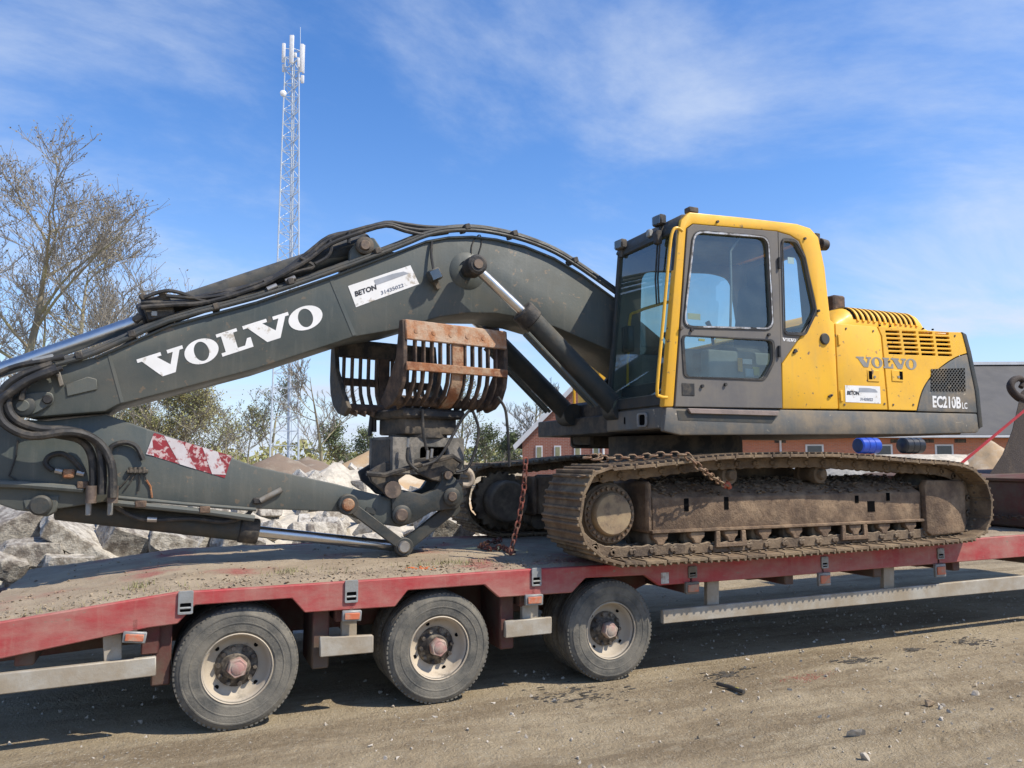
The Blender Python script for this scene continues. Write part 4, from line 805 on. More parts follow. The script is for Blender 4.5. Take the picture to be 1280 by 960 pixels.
# raised hood with ribs
HX0, HX1 = 5.60, 6.86; hy0, hy1 = .14, 2.2
def hoodz(x):
    t = (x - HX0); up = 1 - (1 - min(1, max(0, t / .34))) ** 2.2; dn = sst(0, .14, HX1 + .06 - x)
    return .235 * up * (.35 + .65 * dn)
def hp(x, t, off=0):                      # t: 0 foot of the near side .. 1 top middle
    h = hoodz(x); r = min(.17, h)
    Lg = (h - r) + r * math.pi / 2 + .5; s = t * Lg
    if s < h - r: return Vector((x, hy0 - off, 2.912 + s))
    s -= h - r
    if s < r * math.pi / 2: a = s / r; return Vector((x, hy0 + r - (r + off) * math.cos(a), 2.912 + h - r + (r + off) * math.sin(a)))
    s -= r * math.pi / 2; return Vector((x, hy0 + r + s, 2.912 + h + off))
b = MB(); NXh, NT = 40, 18
for i in range(NXh + 1):
    x = HX0 + (HX1 + .06 - HX0) * i / NXh
    for j in range(NT + 1): b.v.append(hp(x, j / NT))
    z = b.v[-1].z; b.v += [Vector((x, hy1 - .15, z)), Vector((x, hy1, 2.912))]
w_ = NT + 3
b.f = [(i * w_ + j, (i + 1) * w_ + j, (i + 1) * w_ + j + 1, i * w_ + j + 1) for i in range(NXh) for j in range(w_ - 1)]
hood = b.build('engine_hood', M['yellow'], EX, smooth=50)
for k in range(12):                       # dark slots between the ribs, lying in the curve of the hood
    x = 5.90 + k * .072; sl = MB()
    for j in range(15):
        t = .12 + .5 * j / 14
        for dx in (-.016, .016): sl.v.append(hp(x + dx - t * .03, t, .004))
    sl.f = [(2 * j, 2 * j + 1, 2 * j + 3, 2 * j + 2) for j in range(14)]; sl.build('hood_slot', M['hole'], hood, fixn=False)
    rb = MB()
    for j in range(15):
        t = .10 + .54 * j / 14
        for dx, of in ((.020, 0), (.022, .012), (.050, .012), (.052, 0)): rb.v.append(hp(x + dx - t * .03, t, of))
    rb.f = [(4 * j + a, 4 * j + a + 1, 4 * j + a + 5, 4 * j + a + 4) for j in range(14) for a in range(3)]; rb.build('hood_rib', M['yellow'], hood, fixn=False, smooth=50)
for px, py in ((1099, 407), (1112, 408), (1153, 411), (1165, 412)): p = onY(px, py, hy0); MB().cyl((p.x, hy0 - .015, p.z), (p.x, hy0, p.z), .009, n=8).build('bolt', M['hole'], hood)
p = onY(1044, 381, .45); b = MB().lohi((p.x - .085, .38, 2.9), (p.x + .075, .56, p.z + .085)); b.build('exhaust', M['rustdark'], EX, bevel=.02)
MB().lohi((p.x - .1, .36, p.z - .09), (p.x + .09, .58, p.z - .06)).build('exhaust_flange', M['rustdark'], EX, bevel=.008)
# far front corner: step box, tool box, hand rail
q = onY(735, 540, 2.2); q2 = onY(702, 520, 2.2)
MB().lohi((q2.x, 1.95, 1.98), (4.6, 2.5, 2.08)).build('far_step', M['blackmetal'], EX, bevel=.015)
MB().lohi((q2.x + .22, 1.95, 1.80), (4.6, 2.45, 1.985)).build('far_step_box', M['blackmetal'], EX, bevel=.03)
MB().lohi((q2.x + .34, 1.98, 2.085), (5.2, 2.48, 2.75)).build('far_tool_box', M['yellow'], EX, bevel=.03, seg=2)
MB().tube([(q2.x + .05, 2.0, 2.07), (q2.x + .05, 2.0, 2.62), (q2.x + .10, 2.0, 2.68), (q2.x + .45, 2.0, 2.74)], .016, 8, smooth=3).build('far_handrail', M['yellow'], EX)
MB().tube([(q2.x, 1.97, 2.0), (q2.x + .0, 1.97, 1.86), (q2.x + .05, 1.97, 1.82), (q2.x + .2, 1.97, 1.82)], .012, 6, smooth=3).build('foot_rung', M['blackmetal'], EX)
MB().lohi((3.72, .98, 1.95), (4.5, 1.95, 2.25)).build('boom_mount', M['blackmetal'], EX, bevel=.03)
for y in (.96, 1.54): MB().prism([(3.75, 2.2), (4.6, 2.2), (4.5, 2.75), (4.25, 2.8), (3.95, 2.45)], y, y + .06).build('boom_bracket', M['greydark'], EX, bevel=.01)
# ---------------------------------------------------------------- excavator: boom, arm, cylinders, hoses
BY0, BY1 = .97, 1.57; BC = 1.27
bt = XZ(BY0, (12, 505), (15, 493), (32, 483), (72, 454), (120, 446), (212, 406), (320, 377), (415, 345), (500, 313), (532, 301), (560, 296), (590, 295), (620, 298.5), (655, 307), (692, 322), (727, 343), (768, 373)) + [(4.25, 2.85), (4.5, 2.55), (4.52, 2.38), (4.40, 2.30), (4.2, 2.36)]
bl = XZ(BY0, (763, 438), (730, 424), (695, 409), (660, 398.5), (620, 391.5), (585, 391), (550, 396), (495, 412), (442, 421), (320, 461), (147, 506), (132, 514), (60, 520), (36, 522), (20, 518))
boom = MB().prism(bt + bl, BY0, BY1).build('boom', M['grey'], EX, bevel=.014, seg=2)
MB().prism([(x, z) for x, z in XZ(BY0, (120, 446), (212, 406), (320, 377), (415, 345), (500, 313), (532, 301), (560, 296), (590, 295), (620, 298.5), (655, 307), (692, 322), (727, 343), (768, 373))] + [(x, z - .018) for x, z in XZ(BY0, (120, 446), (212, 406), (320, 377), (415, 345), (500, 313), (532, 301), (560, 296), (590, 295), (620, 298.5), (655, 307), (692, 322), (727, 343), (768, 373))][::-1], BY0 - .02, BY0 + .0).build('top_flange', M['grey'], boom, bevel=.004)
def strip(px, w, Y, name, m, parent, t=.004, n=1):
    pts = [onY(x, y, Y) for x, y in px]; b = MB()
    for p, q in zip(pts, pts[1:]):
        d = (q - p); b.box((p + q) / 2, (d.length, t * 2, w), Matrix.Rotation(-math.atan2(d.z, d.x), 3, 'Y'))
    return b.build(name, m, parent)
strip([(413, 347), (443, 419)], .03, BY0, 'weld_seam', M['grey'], boom); strip([(136, 441), (153, 503)], .022, BY0, 'weld_seam', M['grey'], boom)
cap = MB().prism(rounded(XZ(BY0 - .02, (12, 500), (38, 491), (66, 490), (68, 503), (44, 518), (20, 524)), .06), BY0 - .03, BY0).build('pin_plate', M['grey'], boom, bevel=.006)
def boss(px, py, Y0, Y1, r, name='pin', m='pin', parent=None, n=24):
    p = onY(px, py, Y0); return MB().lathe((p.x, 0, p.z), [(0, Y0), (r * .8, Y0), (r, Y0 + .012), (r, Y1), (0, Y1)], n).build(name, M[m], parent or EX)
boss(28, 507, BY0 - .055, BY0 - .03, .075, 'pivot_boss', 'greydark', cap); boss(28, 507, BY0 - .062, BY0 - .054, .045, 'pin', 'grey', cap); boss(59, 499, BY0 - .05, BY0 - .03, .032, 'pin', 'blackmetal', cap)
MB().prism(XZ(BY0, (82, 481), (110, 471), (121, 474), (122, 487), (84, 496)), BY0 - .012, BY0).build('stiffener_plate', M['grey'], boom, bevel=.005)
MB().prism(XZ(BY0 - .01, (67, 455), (72, 454), (80, 481), (75, 484)), BY0 - .03, BY0 - .0).build('hose_clamp_post', M['galv'], boom, bevel=.004)
vs, fs = slab_letters(); b = MB(); decal(b, vs, fs, [(170.5, 449.5), (399, 377.5), (406.5, 404), (180, 478)], BY0 - .003); b.build('maker_lettering', M['white'], boom, fixn=False)
beton([(435, 357.5), (513, 331.5), (524, 355), (445, 384)], BY0 - .003, boom)
# lamp with cable on the boom side
p = onY(543, 344, BY0 - .09); m = Matrix.Rotation(R(-28), 3, 'Y')
o = MB().box(p, (.11, .08, .10), m).build('boom_lamp', M['greydark'], EX, bevel=.012); MB().box(p + Vector((0, -.043, .0)), (.085, .006, .075), m).build('lens', M['lens'], o); MB().box(p + Vector((.02, .065, -.03)), (.04, .06, .16), m).build('bracket', M['blackmetal'], o)
MB().tube([onY(540, 302, BY0 - .02), onY(539, 318, BY0 - .03), onY(541, 332, BY0 - .05), p], .011, 6, smooth=3).build('lamp_cable', M['black'], o)
# boom cylinders
def cylinder(Y, name_far=False):
    a = onY(593, 333, .80); a.y = Y; c = onY(656, 392, .80); c.y = Y; e = onY(772, 512, .80); e.y = Y
    ax = (e - a).normalized(); o = MB().cyl(c, e, .095, n=28).build('boom_cylinder', M['greydark'], EX, bevel=.008)
    MB().cyl(a, c + ax * .05, .042, n=20).build('piston_rod', M['chrome'], o); MB().cyl(c - ax * .04, c + ax * .10, .108, n=24).build('gland', M['blackmetal'], o, bevel=.01)
    MB().lathe((a.x, Y, a.z), [(0, -.095), (.065, -.095), (.085, -.08), (.09, .06), (0, .06)], 24).build('rod_eye', M['blackmetal'], o, smooth=30)
    MB().cyl((a.x, Y - .105, a.z), (a.x, Y - .094, a.z), .04, n=16).build('pin', M['pin'], o)
    MB().cyl((e.x, Y - .1, e.z), (e.x, Y + .1, e.z), .11, n=20).build('cylinder_eye', M['greydark'], o)
    n = Vector((ax.z, 0, -ax.x)); s = -1 if n.z > 0 else 1
    for dy in (-.05, .03): MB().tube([c + ax * .12 + n * s * .13 + Vector((0, dy, 0)), e - ax * .2 + n * s * .14 + Vector((0, dy, 0))], .017, 7).build('oil_pipe', M['grey'], o)
    return o
cylinder(.80); cylinder(1.74)
MB().cyl((onY(593, 333, .8).x, .86, onY(593, 333, .8).z), (onY(593, 333, .8).x, 1.68, onY(593, 333, .8).z), .06, n=16).build('cross_pin', M['greydark'], EX)
p = onY(593, 333, .8); MB().lathe((p.x, 0, p.z), [(.09, BY0 - .02), (.16, BY0 - .006), (.165, BY0 + .0)], 36).build('boss_ring', M['grey'], boom)
# bits between the cylinders and cab
MB().prism(XZ(.86, (712, 455), (723, 459), (722, 470), (711, 466)), .86, .92).build('yellow_block', M['yellow'], EX)
# arm cylinder on top of the boom
q0, q1 = onY(462, 305, BC), onY(186, 398, BC); ax = (q1 - q0).normalized(); ac = MB().cyl(q0, q1, .10, n=28).build('arm_cylinder', M['greydark'], EX, bevel=.01)
q2 = onY(-60, 484, BC); MB().cyl(q1, q2, .055, n=24).build('piston_rod', M['chrome'], ac); MB().cyl(q1 - ax * .16, q1 + ax * .05, .13, n=24).build('gland', M['blackmetal'], ac, bevel=.012)
p = onY(198, 386, 1.1); MB().box(p, (.20, .14, .17), Matrix.Rotation(R(-20), 3, 'Y')).build('valve_block', M['blackmetal'], ac, bevel=.012)
p = onY(193, 392, 1.03); MB().box(p, (.045, .02, .045)).build('bolt', M['bolt'], ac, bevel=.006)
for px, py in ((180, 373), (205, 370), (222, 396), (172, 398)): MB().box(onY(px, py, 1.06), (.07, .07, .05), Matrix.Rotation(px, 3, 'Y')).build('fitting', M['blackmetal'], ac, bevel=.01)
for y in (1.02, 1.44): MB().prism(XZ(1.02, (436, 338), (438, 312), (450, 296), (468, 297), (478, 312), (500, 316)), y, y + .08).build('cylinder_lug', M['grey'], boom, bevel=.01)
boss(457, 306, .97, 1.02, .075, 'lug_boss', 'blackmetal', boom); boss(457, 306, .955, .97, .045, 'pin', 'pin', boom)
# steel pipes along the top edge and hose bundle
pp = [(70, 456), (120, 441), (212, 401), (320, 372), (415, 340), (500, 308), (532, 295), (560, 289), (592, 288), (622, 292), (657, 301), (694, 316), (728, 337), (772, 368)]
for dy, dv, r in ((-.035, 0, .017), (.02, -3.2, .017), (.075, -5.0, .015), (.14, -5.5, .015)): MB().tube([onY(x, y + dv, BY0 + dy) for x, y in pp], r, 8, smooth=3).build('oil_pipe', M['greydark'], boom)
for px, py in ((100, 446), (165, 419), (270, 385), (362, 354), (470, 316), (581, 286), (640, 294), (715, 327)): MB().box(onY(px, py, BY0 + .03), (.05, .17, .05), Matrix.Rotation(R(-18), 3, 'Y')).build('pipe_clamp', M['blackmetal'], boom, bevel=.006)
hb = [(176, 380), (215, 379), (260, 372), (320, 357), (352, 341), (387, 318), (412, 300), (445, 290), (482, 279), (505, 283), (532, 288), (560, 287)]
for dy, dv, r in ((.05, 0, .02), (.11, -2, .02), (.02, 4, .018), (.17, 1, .018)): MB().tube([onY(x, y + dv + 2 * math.sin(x * .05 + dy * 30), BY0 + dy) for x, y in hb], r, 8, smooth=3).build('hydraulic_hose', M['black'], EX)
for path in ([(180, 372), (205, 364), (225, 366), (262, 378), (300, 377)], [(208, 370), (235, 372), (255, 372), (300, 366)], [(412, 300), (414, 312), (408, 322), (394, 330)], [(375, 322), (392, 333), (370, 340), (330, 352)], [(436, 290), (436, 304)], [(60, 462), (110, 452), (165, 430), (230, 405)], [(72, 468), (130, 447), (168, 424)]):
    MB().tube([onY(x, y, 1.0) for x, y in path], .015, 7, smooth=4).build('hydraulic_hose', M['black'], EX)
for px, py in ((339, 360), (362, 350)): MB().cyl(onY(px - 5, py + 2, .98), onY(px + 7, py - 3, .98), .022, n=10).build('hose_coupling', M['bolt'], EX)
MB().tube([onY(x, y, BY0 - .004) for x, y in ((589, 318), (590, 306), (595, 297), (600, 294), (602, 304), (598, 318))], .006, 5, smooth=3).build('grease_line', M['black'], boom)
# ---- arm
AY0, AY1 = 1.07, 1.47
at_ = XZ(AY0, (-140, 560), (-90, 515), (0, 523), (60, 526), (132, 518), (150, 524), (320, 583), (420, 605), (470, 618), (505, 628), (517, 640), (513, 655), (500, 659)) 
ab = XZ(AY0, (480, 656), (450, 650), (430, 640), (320, 636), (140, 626), (60, 638), (40, 640), (20, 638), (0, 631), (-80, 610))
arm = MB().prism(at_ + ab, AY0, AY1).build('arm', M['grey'], EX, bevel=.014, seg=2)
b = MB(); Yh = AY0 - .003; hz = [(192.5, 541), (290, 570), (281, 597.5), (182.5, 567.5)]
decal(b, [(0, 0), (1, 0), (1, 1), (0, 1)], [(0, 1, 2, 3)], hz, Yh); hzo = b.build('hazard_marking', M['hazard'], arm, fixn=False)
for vs in ([(0, .75), (.10, .02), (.03, 0), (0, 0)], [(.13, 1), (.36, 1), (.64, 0), (.43, 0)], [(.62, 1), (.82, 1), (1, .15), (.84, 0)]):
    b = MB(); decal(b, vs, [(0, 1, 2, 3)], hz, Yh - .002); b.build('white_stripe', M['hazardwhite'], hzo, fixn=False)
boss(436, 631, AY0 - .06, AY0, .085, 'link_boss', 'greydark', arm); boss(436, 631, .965, .995, .05, 'pin', 'rust', arm)
boss(503, 644, AY0 - .05, AY0, .085, 'tip_boss', 'greydark', arm); boss(503, 644, .972, 1.0, .052, 'pin', 'pin', arm)
MB().prism(rounded(XZ(AY0, (458, 633), (470, 636), (469, 643), (457, 640)), .01), AY0 - .008, AY0).build('rest_block', M['greydark'], arm)
# arm side plumbing
for path, r in (([(-40, 604), (30, 606), (105, 612)], .026), ([(140, 628), (200, 634), (260, 640), (318, 648)], .024), ([(148, 622), (230, 630), (320, 637)], .014)): MB().tube([onY(x, y, AY0 - .03) for x, y in path], r, 8).build('oil_pipe', M['grey'], arm)
for px, py in ((104, 606), (176, 630), (256, 637)): MB().box(onY(px, py, AY0 - .03), (.075, .06, .05)).build('pipe_clamp', M['rustdark'], arm, bevel=.006)
MB().box(onY(86, 592, AY0 - .03), (.07, .05, .065)).build('hose_connector', M['rust'], arm, bevel=.01)
for px in (73, 100): MB().cyl(onY(px - 4, 588 + (px - 73) * .1, AY0 - .03), onY(px + 5, 590 + (px - 73) * .1, AY0 - .03), .02, n=8).build('hose_coupling', M['bolt'], arm)
MB().tube([onY(x, y, AY0 - .03) for x, y in ((66, 588), (57, 580), (62, 570), (78, 567), (93, 577), (104, 590))], .018, 8, smooth=4).build('hydraulic_hose', M['black'], arm)
MB().tube([onY(x, y, AY0 - .03) for x, y in ((136, 568), (140, 558), (155, 553), (170, 558), (179, 575))], .018, 8, smooth=4).build('hydraulic_hose', M['black'], arm)
MB().box(onY(172, 589, AY0 - .015), (.14, .03, .025)).build('grease_block', M['blackmetal'], arm, bevel=.004)
for k in range(4): MB().cyl(onY(163 + k * 5.5, 591, AY0 - .02), onY(163 + k * 5.5, 584, AY0 - .02), .013, n=8).build('grease_nipple', M['blackmetal'], arm)
for k, (ex, ey) in enumerate(((150, 609), (156, 612), (173, 614), (182, 600))): MB().tube([onY(164 + k * 5, 592, AY0 - .012), onY((164 + k * 5 + ex) / 2 + 1, (592 + ey) / 2, AY0 - .012), onY(ex, ey, AY0 - .012)], .006, 5).build('grease_line', M['black'], arm)
MB().tube([onY(x, y, AY0 - .012) for x, y in ((22, 550), (20, 570), (11, 595), (24, 602))], .006, 5).build('grease_line', M['black'], arm)
MB().tube([onY(x, y, AY0 - .01) for x, y in ((183, 600), (188, 608), (190, 622))], .007, 5).build('rust_line', M['rust'], arm)
# the big hoses looping from boom to arm
loops_ = [[(66, 455), (30, 468), (6, 485), (2, 505), (14, 525), (36, 538), (70, 543), (100, 550), (114, 568), (117, 600), (115, 622)], [(70, 460), (34, 476), (12, 492), (10, 510), (22, 526), (50, 536), (85, 538), (110, 545), (124, 560), (128, 590), (127, 618)],
          [(72, 462), (40, 474), (20, 486), (-2, 505), (6, 530), (40, 545), (90, 540), (122, 552), (139, 580), (141, 622)], [(-20, 485), (-8, 470), (20, 458), (50, 452), (80, 446)], [(26, 500), (32, 482), (50, 470), (78, 460)]]
for k, lp in enumerate(loops_):
    MB().tube([onY(x, y, .93 - .035 * (k % 3) + (.06 if i > 6 else 0)) for i, (x, y) in enumerate(lp)], .029 if k < 3 else .02, 9, smooth=4).build('hydraulic_hose', M['black'], EX)
for px, py, a in ((55, 451, 0), (114, 618, 1), (141, 618, 1)):
    p = onY(px, py, .95); d = Vector((0, 0, .06)) if a else Vector((.06, 0, .02)); MB().cyl(p - d, p + d, .035, n=10).build('hose_end', M['galv'] if not a else M['pin'], EX)
for px in (111, 138): p = onY(px, 630, 1.03); MB().box(p, (.035, .05, .16)).build('hose_bracket', M['galv'], arm, bevel=.006)
# bucket cylinder below the arm
c0, c1 = onY(50, 632, BC), onY(318, 664, BC); bc = MB().cyl(c0.lerp(c1, .07), c1, .088, n=28).build('bucket_cylinder', M['greydark'], EX, bevel=.012)
pr1 = onY(506, 684, BC); MB().cyl(c1, pr1, .045, n=20).build('piston_rod', M['chrome'], bc); MB().cyl(c1 - (c1 - c0).normalized() * .12, c1 + (c1 - c0).normalized() * .03, .10, n=24).build('gland', M['blackmetal'], bc, bevel=.01)
for y in (1.06, 1.40): MB().prism(XZ(1.06, (28, 625), (75, 618), (70, 640), (60, 646), (45, 644), (30, 636)), y, y + .08).build('cylinder_lug', M['grey'], arm, bevel=.01)
boss(50, 632, 1.0, 1.06, .07, 'lug_boss', 'greydark', arm)
MB().tube([onY(x, y, 1.1) for x, y in ((140, 630), (165, 645), (190, 650), (240, 648), (280, 652), (310, 643), (318, 625), (335, 610))], .017, 7, smooth=4).build('hydraulic_hose', M['black'], EX)
MB().cyl(onY(184, 649, 1.08), onY(196, 649.5, 1.08), .02, n=8).build('hose_coupling', M['bolt'], EX)
MB().cyl(onY(325, 626, 1.05), onY(352, 612, 1.05), .022, n=10).build('hose_coupling', M['galv'], EX); MB().box(onY(322, 626, 1.06), (.07, .05, .05)).build('pipe_elbow', M['blackmetal'], EX, bevel=.01)
# bucket linkage
def linkbar(p, q, Y0, Y1, r0, r1, w, name, m):
    a, d = onY(*p, Y0), onY(*q, Y0); ax = Vector((d.x - a.x, d.z - a.z)).normalized(); n = Vector((-ax.y, ax.x)); A, D = Vector((a.x, a.z)), Vector((d.x, d.z)); b = MB()
    b.prism([tuple(A + n * w), tuple(D + n * w), tuple(D - n * w), tuple(A - n * w)], Y0 + .004, Y1 - .004)
    for P_, r in ((A, r0), (D, r1)): b.prism([(P_.x + r * math.cos(t), P_.y + r * math.sin(t)) for t in (2 * math.pi * k / 24 for k in range(24))], Y0, Y1)
    return b.build(name, M[m], EX, bevel=.006)
for y in (.99, 1.47): o = linkbar((436, 631), (506, 684), y, y + .07, .08, .075, .042, 'guide_link', 'greydark')
boss(506, 684, .965, .99, .05, 'pin', 'bolt', EX)
for y in (1.10, 1.36): linkbar((506, 684), (566, 636), y, y + .08, .075, .07, .05, 'push_link', 'greydark')
# quick coupler casting
qc = [(490, 640), (492, 652), (503, 657), (518, 653), (540, 640), (560, 637), (572, 636), (580, 626), (578, 610), (570, 598), (556, 588), (552, 592), (553, 600), (545, 612), (530, 618), (512, 614), (498, 611), (490, 622)]
for y in (1.03, 1.42): MB().prism(XZ(1.03, *qc), y, y + .09).build('coupler_plate', M['greydark'], EX, bevel=.012, seg=2)
MB().prism(XZ(1.12, (505, 640), (545, 628), (550, 618), (530, 622), (508, 618)), 1.12, 1.42).build('coupler_web', M['blackmetal'], EX, bevel=.01)
boss(566, 621, .99, 1.03, .075, 'coupler_boss', 'greydark', EX); boss(566, 621, .975, .99, .042, 'pin', 'pin', EX); boss(503, 644, .995, 1.03, .08, 'coupler_boss', 'greydark', EX)
hk = [onY(x, y, 1.1) for x, y in ((583, 588), (588, 592), (590, 600), (586, 606), (578, 606))]; MB().tube(hk, [.035, .022], 9, smooth=4).build('lifting_hook', mat('pale worn hook', (.42, .35, .27), (.3, .25, .19)), EX)

# ---------------------------------------------------------------- sorting grab held by the coupler, jaws pointing up
GC = Vector((1.93, 1.30, 0)); GR = Matrix.Rotation(R(13), 3, 'Z')
SG = empty('sorting_grab', (GC.x, GC.y, 1.45)); tag(SG, 'rusty demolition sorting grab with two slatted jaws held open above the coupler', 'grab')
def G(mb):
    mb.v = [GR @ v + GC for v in mb.v]; return mb
HWd = .50
M['rustlip'] = mat('orange rusted lip paled as sunlit', (.42, .19, .085), (.32, .135, .06), (.46, .34, .24), .46, .85, scale=9, dscale=8, bump=.5, bscale=45, soft=.14)  # rust tone made paler to carry the sun on the lip
jp = [(-.47, 2.80), (-.485, 2.62), (-.49, 2.42), (-.47, 2.30), (-.41, 2.19), (-.31, 2.12), (-.18, 2.09)]   # jaw section (y, z) from lip to pivot
def jaw(s, jx, m_bar, m_side, dz):
    def Y(y): return s * -y * -1 if s > 0 else -y
    sec = [(y if s > 0 else -y, z + dz) for y, z in jp]
    J = G(MB().prismx([(sec[0][0] - .018 * s, sec[0][1]), (sec[0][0] + .018 * s, sec[0][1]), (sec[1][0] + .018 * s, sec[1][1] + .015), (sec[1][0] - .018 * s, sec[1][1] + .015)], jx - HWd, jx + HWd)).build('jaw_lip', M[m_bar], SG, bevel=.008)
    if s > 0:
        for k in range(6):
            x = jx - HWd + .09 + k * .165; y, z = sec[0][0] - .018, sec[0][1] - .09; G(MB().cyl((x, y - .014, z), (x, y, z - .0), .02, n=10)).build('lip_bolt', M[m_bar], J)
    y, z = sec[2]; G(MB().prismx([(y - .025 * s, z + .035), (y + .0 * s, z + .035), (y + .0 * s, z - .035), (y - .025 * s, z - .035)], jx - HWd, jx + HWd)).build('jaw_bar', M['rust' if s > 0 else 'rustdark'], SG, bevel=.006)
    def slat(x, w, name, m, inner=.05):
        b = MB(); n = len(sec); pts = [Vector(p) for p in sec]; off = []
        for i, p in enumerate(pts):
            d = (pts[min(i + 1, n - 1)] - pts[max(i - 1, 0)]).normalized(); nn = Vector((-d.y, d.x)) 
            if nn.x * s < 0 and i < 5: nn = -nn
            if i >= 5 and nn.y < 0: nn = -nn
            off.append(p + nn * inner)
        b.prismx([(pts[1].x, pts[1].y + .03)] + [tuple(p) for p in pts[1:]] + [tuple(p) for p in off[1:][::-1]] + [(off[1].x, off[1].y + .03)], x - w / 2, x + w / 2); return G(b).build(name, m, SG, bevel=.004)
    for k in range(1, 12):
        x = jx - HWd + .02 + k * (2 * HWd - .04) / 12
        if k == 6: slat(x, .11, 'wide_slat', M['rust' if s > 0 else 'rustdark'], .03)
        else: slat(x, .017, 'slat', M['rustdark'])
    sd = [Vector(p) for p in sec]
    for x in (jx - HWd, jx + HWd):
        c = Vector((-.12 * s, 2.20 + dz)); G(MB().prismx([tuple(p) for p in sd] + [(-.10 * s, 2.16 + dz), (-.22 * s, 2.30 + dz), (-.36 * s, 2.50 + dz), (-.41 * s, 2.80 + dz)], x - .02, x + .02)).build('side_plate', M[m_side], SG, bevel=.006)
    y, z = sec[5]; G(MB().cyl((jx - HWd, y + .05 * s, z + .04), (jx + HWd, y + .05 * s, z + .04), .045, n=14)).build('torque_tube', M['rustdark'], SG)
jaw(1, .10, 'rustlip', 'rustdark', 0); jaw(-1, -.10, 'blackmetal', 'blackmetal', -.05)
# body: rotator housing, motor block, mounting head
b = MB().lohi((-.30, -.30, 2.02), (.30, .30, 2.10)); G(b).build('jaw_frame', M['blackmetal'], SG, bevel=.02)
G(MB().lohi((-.26, -.24, 1.885), (.25, .24, 2.03))).build('rotator', M['blackmetal'], SG, bevel=.02, seg=2)
G(MB().cyl((0, 0, 1.86), (0, 0, 1.93), .255, n=32)).build('slew_ring', M['blackmetal'], SG)
hm = mat('worn paint mounting head', (.10, .098, .09), (.055, .054, .05), (.24, .22, .19), .42, .65, scale=5, dscale=5, bump=.3, soft=.12)
hd = MB(); loops = [[(-.36, 1.55), (.34, 1.55), (.34, 1.86), (-.36, 1.86)], rounded([(-.10, 1.63), (.17, 1.63), (.17, 1.78), (-.10, 1.78)], .03)]
plate(hd, loops, -.22, -.17, .006); G(hd).build('head_plate', hm, SG)
G(MB().lohi((-.36, .17, 1.55), (.34, .22, 1.86))).build('head_plate', hm, SG, bevel=.008)
G(MB().lohi((-.35, -.165, 1.84), (.33, .165, 1.865))).build('head_top', hm, SG)
for x in (-.345, .325): G(MB().lohi((x - .015, -.165, 1.50), (x + .015, .165, 1.838))).build('head_side', M['blackmetal'], SG)
G(MB().lohi((-.1, .05, 1.60), (.17, .1, 1.80))).build('manifold', M['hole'], SG)
for y in (1.05, 1.40): # ears to the coupler pins
    MB().prism(XZ(1.05, (460, 590), (464, 602), (476, 612), (484, 620), (496, 621), (501, 612), (498, 600), (515, 588), (540, 600), (556, 604), (570, 590), (575, 574), (565, 568), (480, 578)), y, y + .06).build('mount_ear', M['blackmetal'], SG, bevel=.008)
q = [onY(x, y, .98) for x, y in ((458, 592), (480, 594), (520, 582), (566, 570), (577, 578), (573, 586))]; MB().tube(q, .022, 6).build('guard_edge', M['blackmetal'], SG)
p = onY(491, 612, 1.0); MB().cyl((p.x, .99, p.z), (p.x, 1.05, p.z), .07, n=20).build('ear_boss', M['pin'], SG); p = onY(560, 594, 1.0); MB().cyl((p.x, .98, p.z), (p.x, 1.05, p.z), .035, n=14).build('lock_pin', M['pin'], SG)
for path, Y in (([(587, 513), (575, 528), (556, 562), (544, 576), (528, 582)], .92), ([(591, 514), (597, 530), (598, 545), (592, 570), (583, 586), (570, 590)], .95), ([(622, 496), (631, 510), (634, 530), (636, 560), (637, 583)], .9), ([(528, 512), (529, 540), (533, 560), (537, 572)], .95), ([(510, 560), (509, 573), (514, 582), (522, 588)], .95)):
    MB().tube([onY(x, y, Y) for x, y in path], .013, 7, smooth=4).build('hydraulic_hose', M['black'], SG)
for px, py in ((534, 574), (539, 572), (510, 559)): MB().cyl(onY(px, py, .94), onY(px + 1, py - 11, .94), .014, n=8).build('hose_coupling', M['bolt'], SG)
for path in ([(465, 518), (462, 545)], [(468, 518), (468, 540)]): MB().tube([onY(x, y, 1.5) for x, y in path], .02, 7).build('hose_stub', M['black'], SG)
# ---------------------------------------------------------------- lashing chains, strap, bucket on the gooseneck
def chain(pts, L, name, label, cat='chain', m='chain', group=None):
    pts = [Vector(p) for p in pts]; b = MB(); seg_ = [(q - p).length for p, q in zip(pts, pts[1:])]; tot = sum(seg_); n = int(tot / (L * .72))
    def at_s(s):
        for p, q, l in zip(pts, pts[1:], seg_):
            if s <= l: return p.lerp(q, s / l), (q - p).normalized()
            s -= l
        return pts[-1], (pts[-1] - pts[-2]).normalized()
    for k in range(n + 1):
        c, d = at_s(k * tot / n); a = d.orthogonal().normalized(); e = d.cross(a); th = .6 + k * math.pi / 2; u = a * math.cos(th) + e * math.sin(th); r = L * .5; w = L * .30
        ring_ = [c + d * (r * .62 * math.copysign(abs(math.cos(t)) ** .7, math.cos(t)) * 1.4) + u * (w * math.sin(t)) for t in (2 * math.pi * j / 10 for j in range(10))]
        vs = []; nn = d.cross(u)
        for j in range(10):
            o_ = (ring_[j] - c).normalized()
            for q in range(5): vs.append(ring_[j] + (o_ * math.cos(2 * math.pi * q / 5) + nn * math.sin(2 * math.pi * q / 5)) * L * .11)
        b.add(vs, [(j * 5 + q, ((j + 1) % 10) * 5 + q, ((j + 1) % 10) * 5 + (q + 1) % 5, j * 5 + (q + 1) % 5) for j in range(10) for q in range(5)])
    return tag(b.build(name, M[m], smooth=60), label, cat, group)
dz = dirt(2.6, .5)
chain([onY(657, 577, .44), onY(655, 610, .44), onY(649, 648, .44), onY(639, 688, .42)], .07, 'lashing_chain', 'rusty red chain hanging from the track front down to the deck')
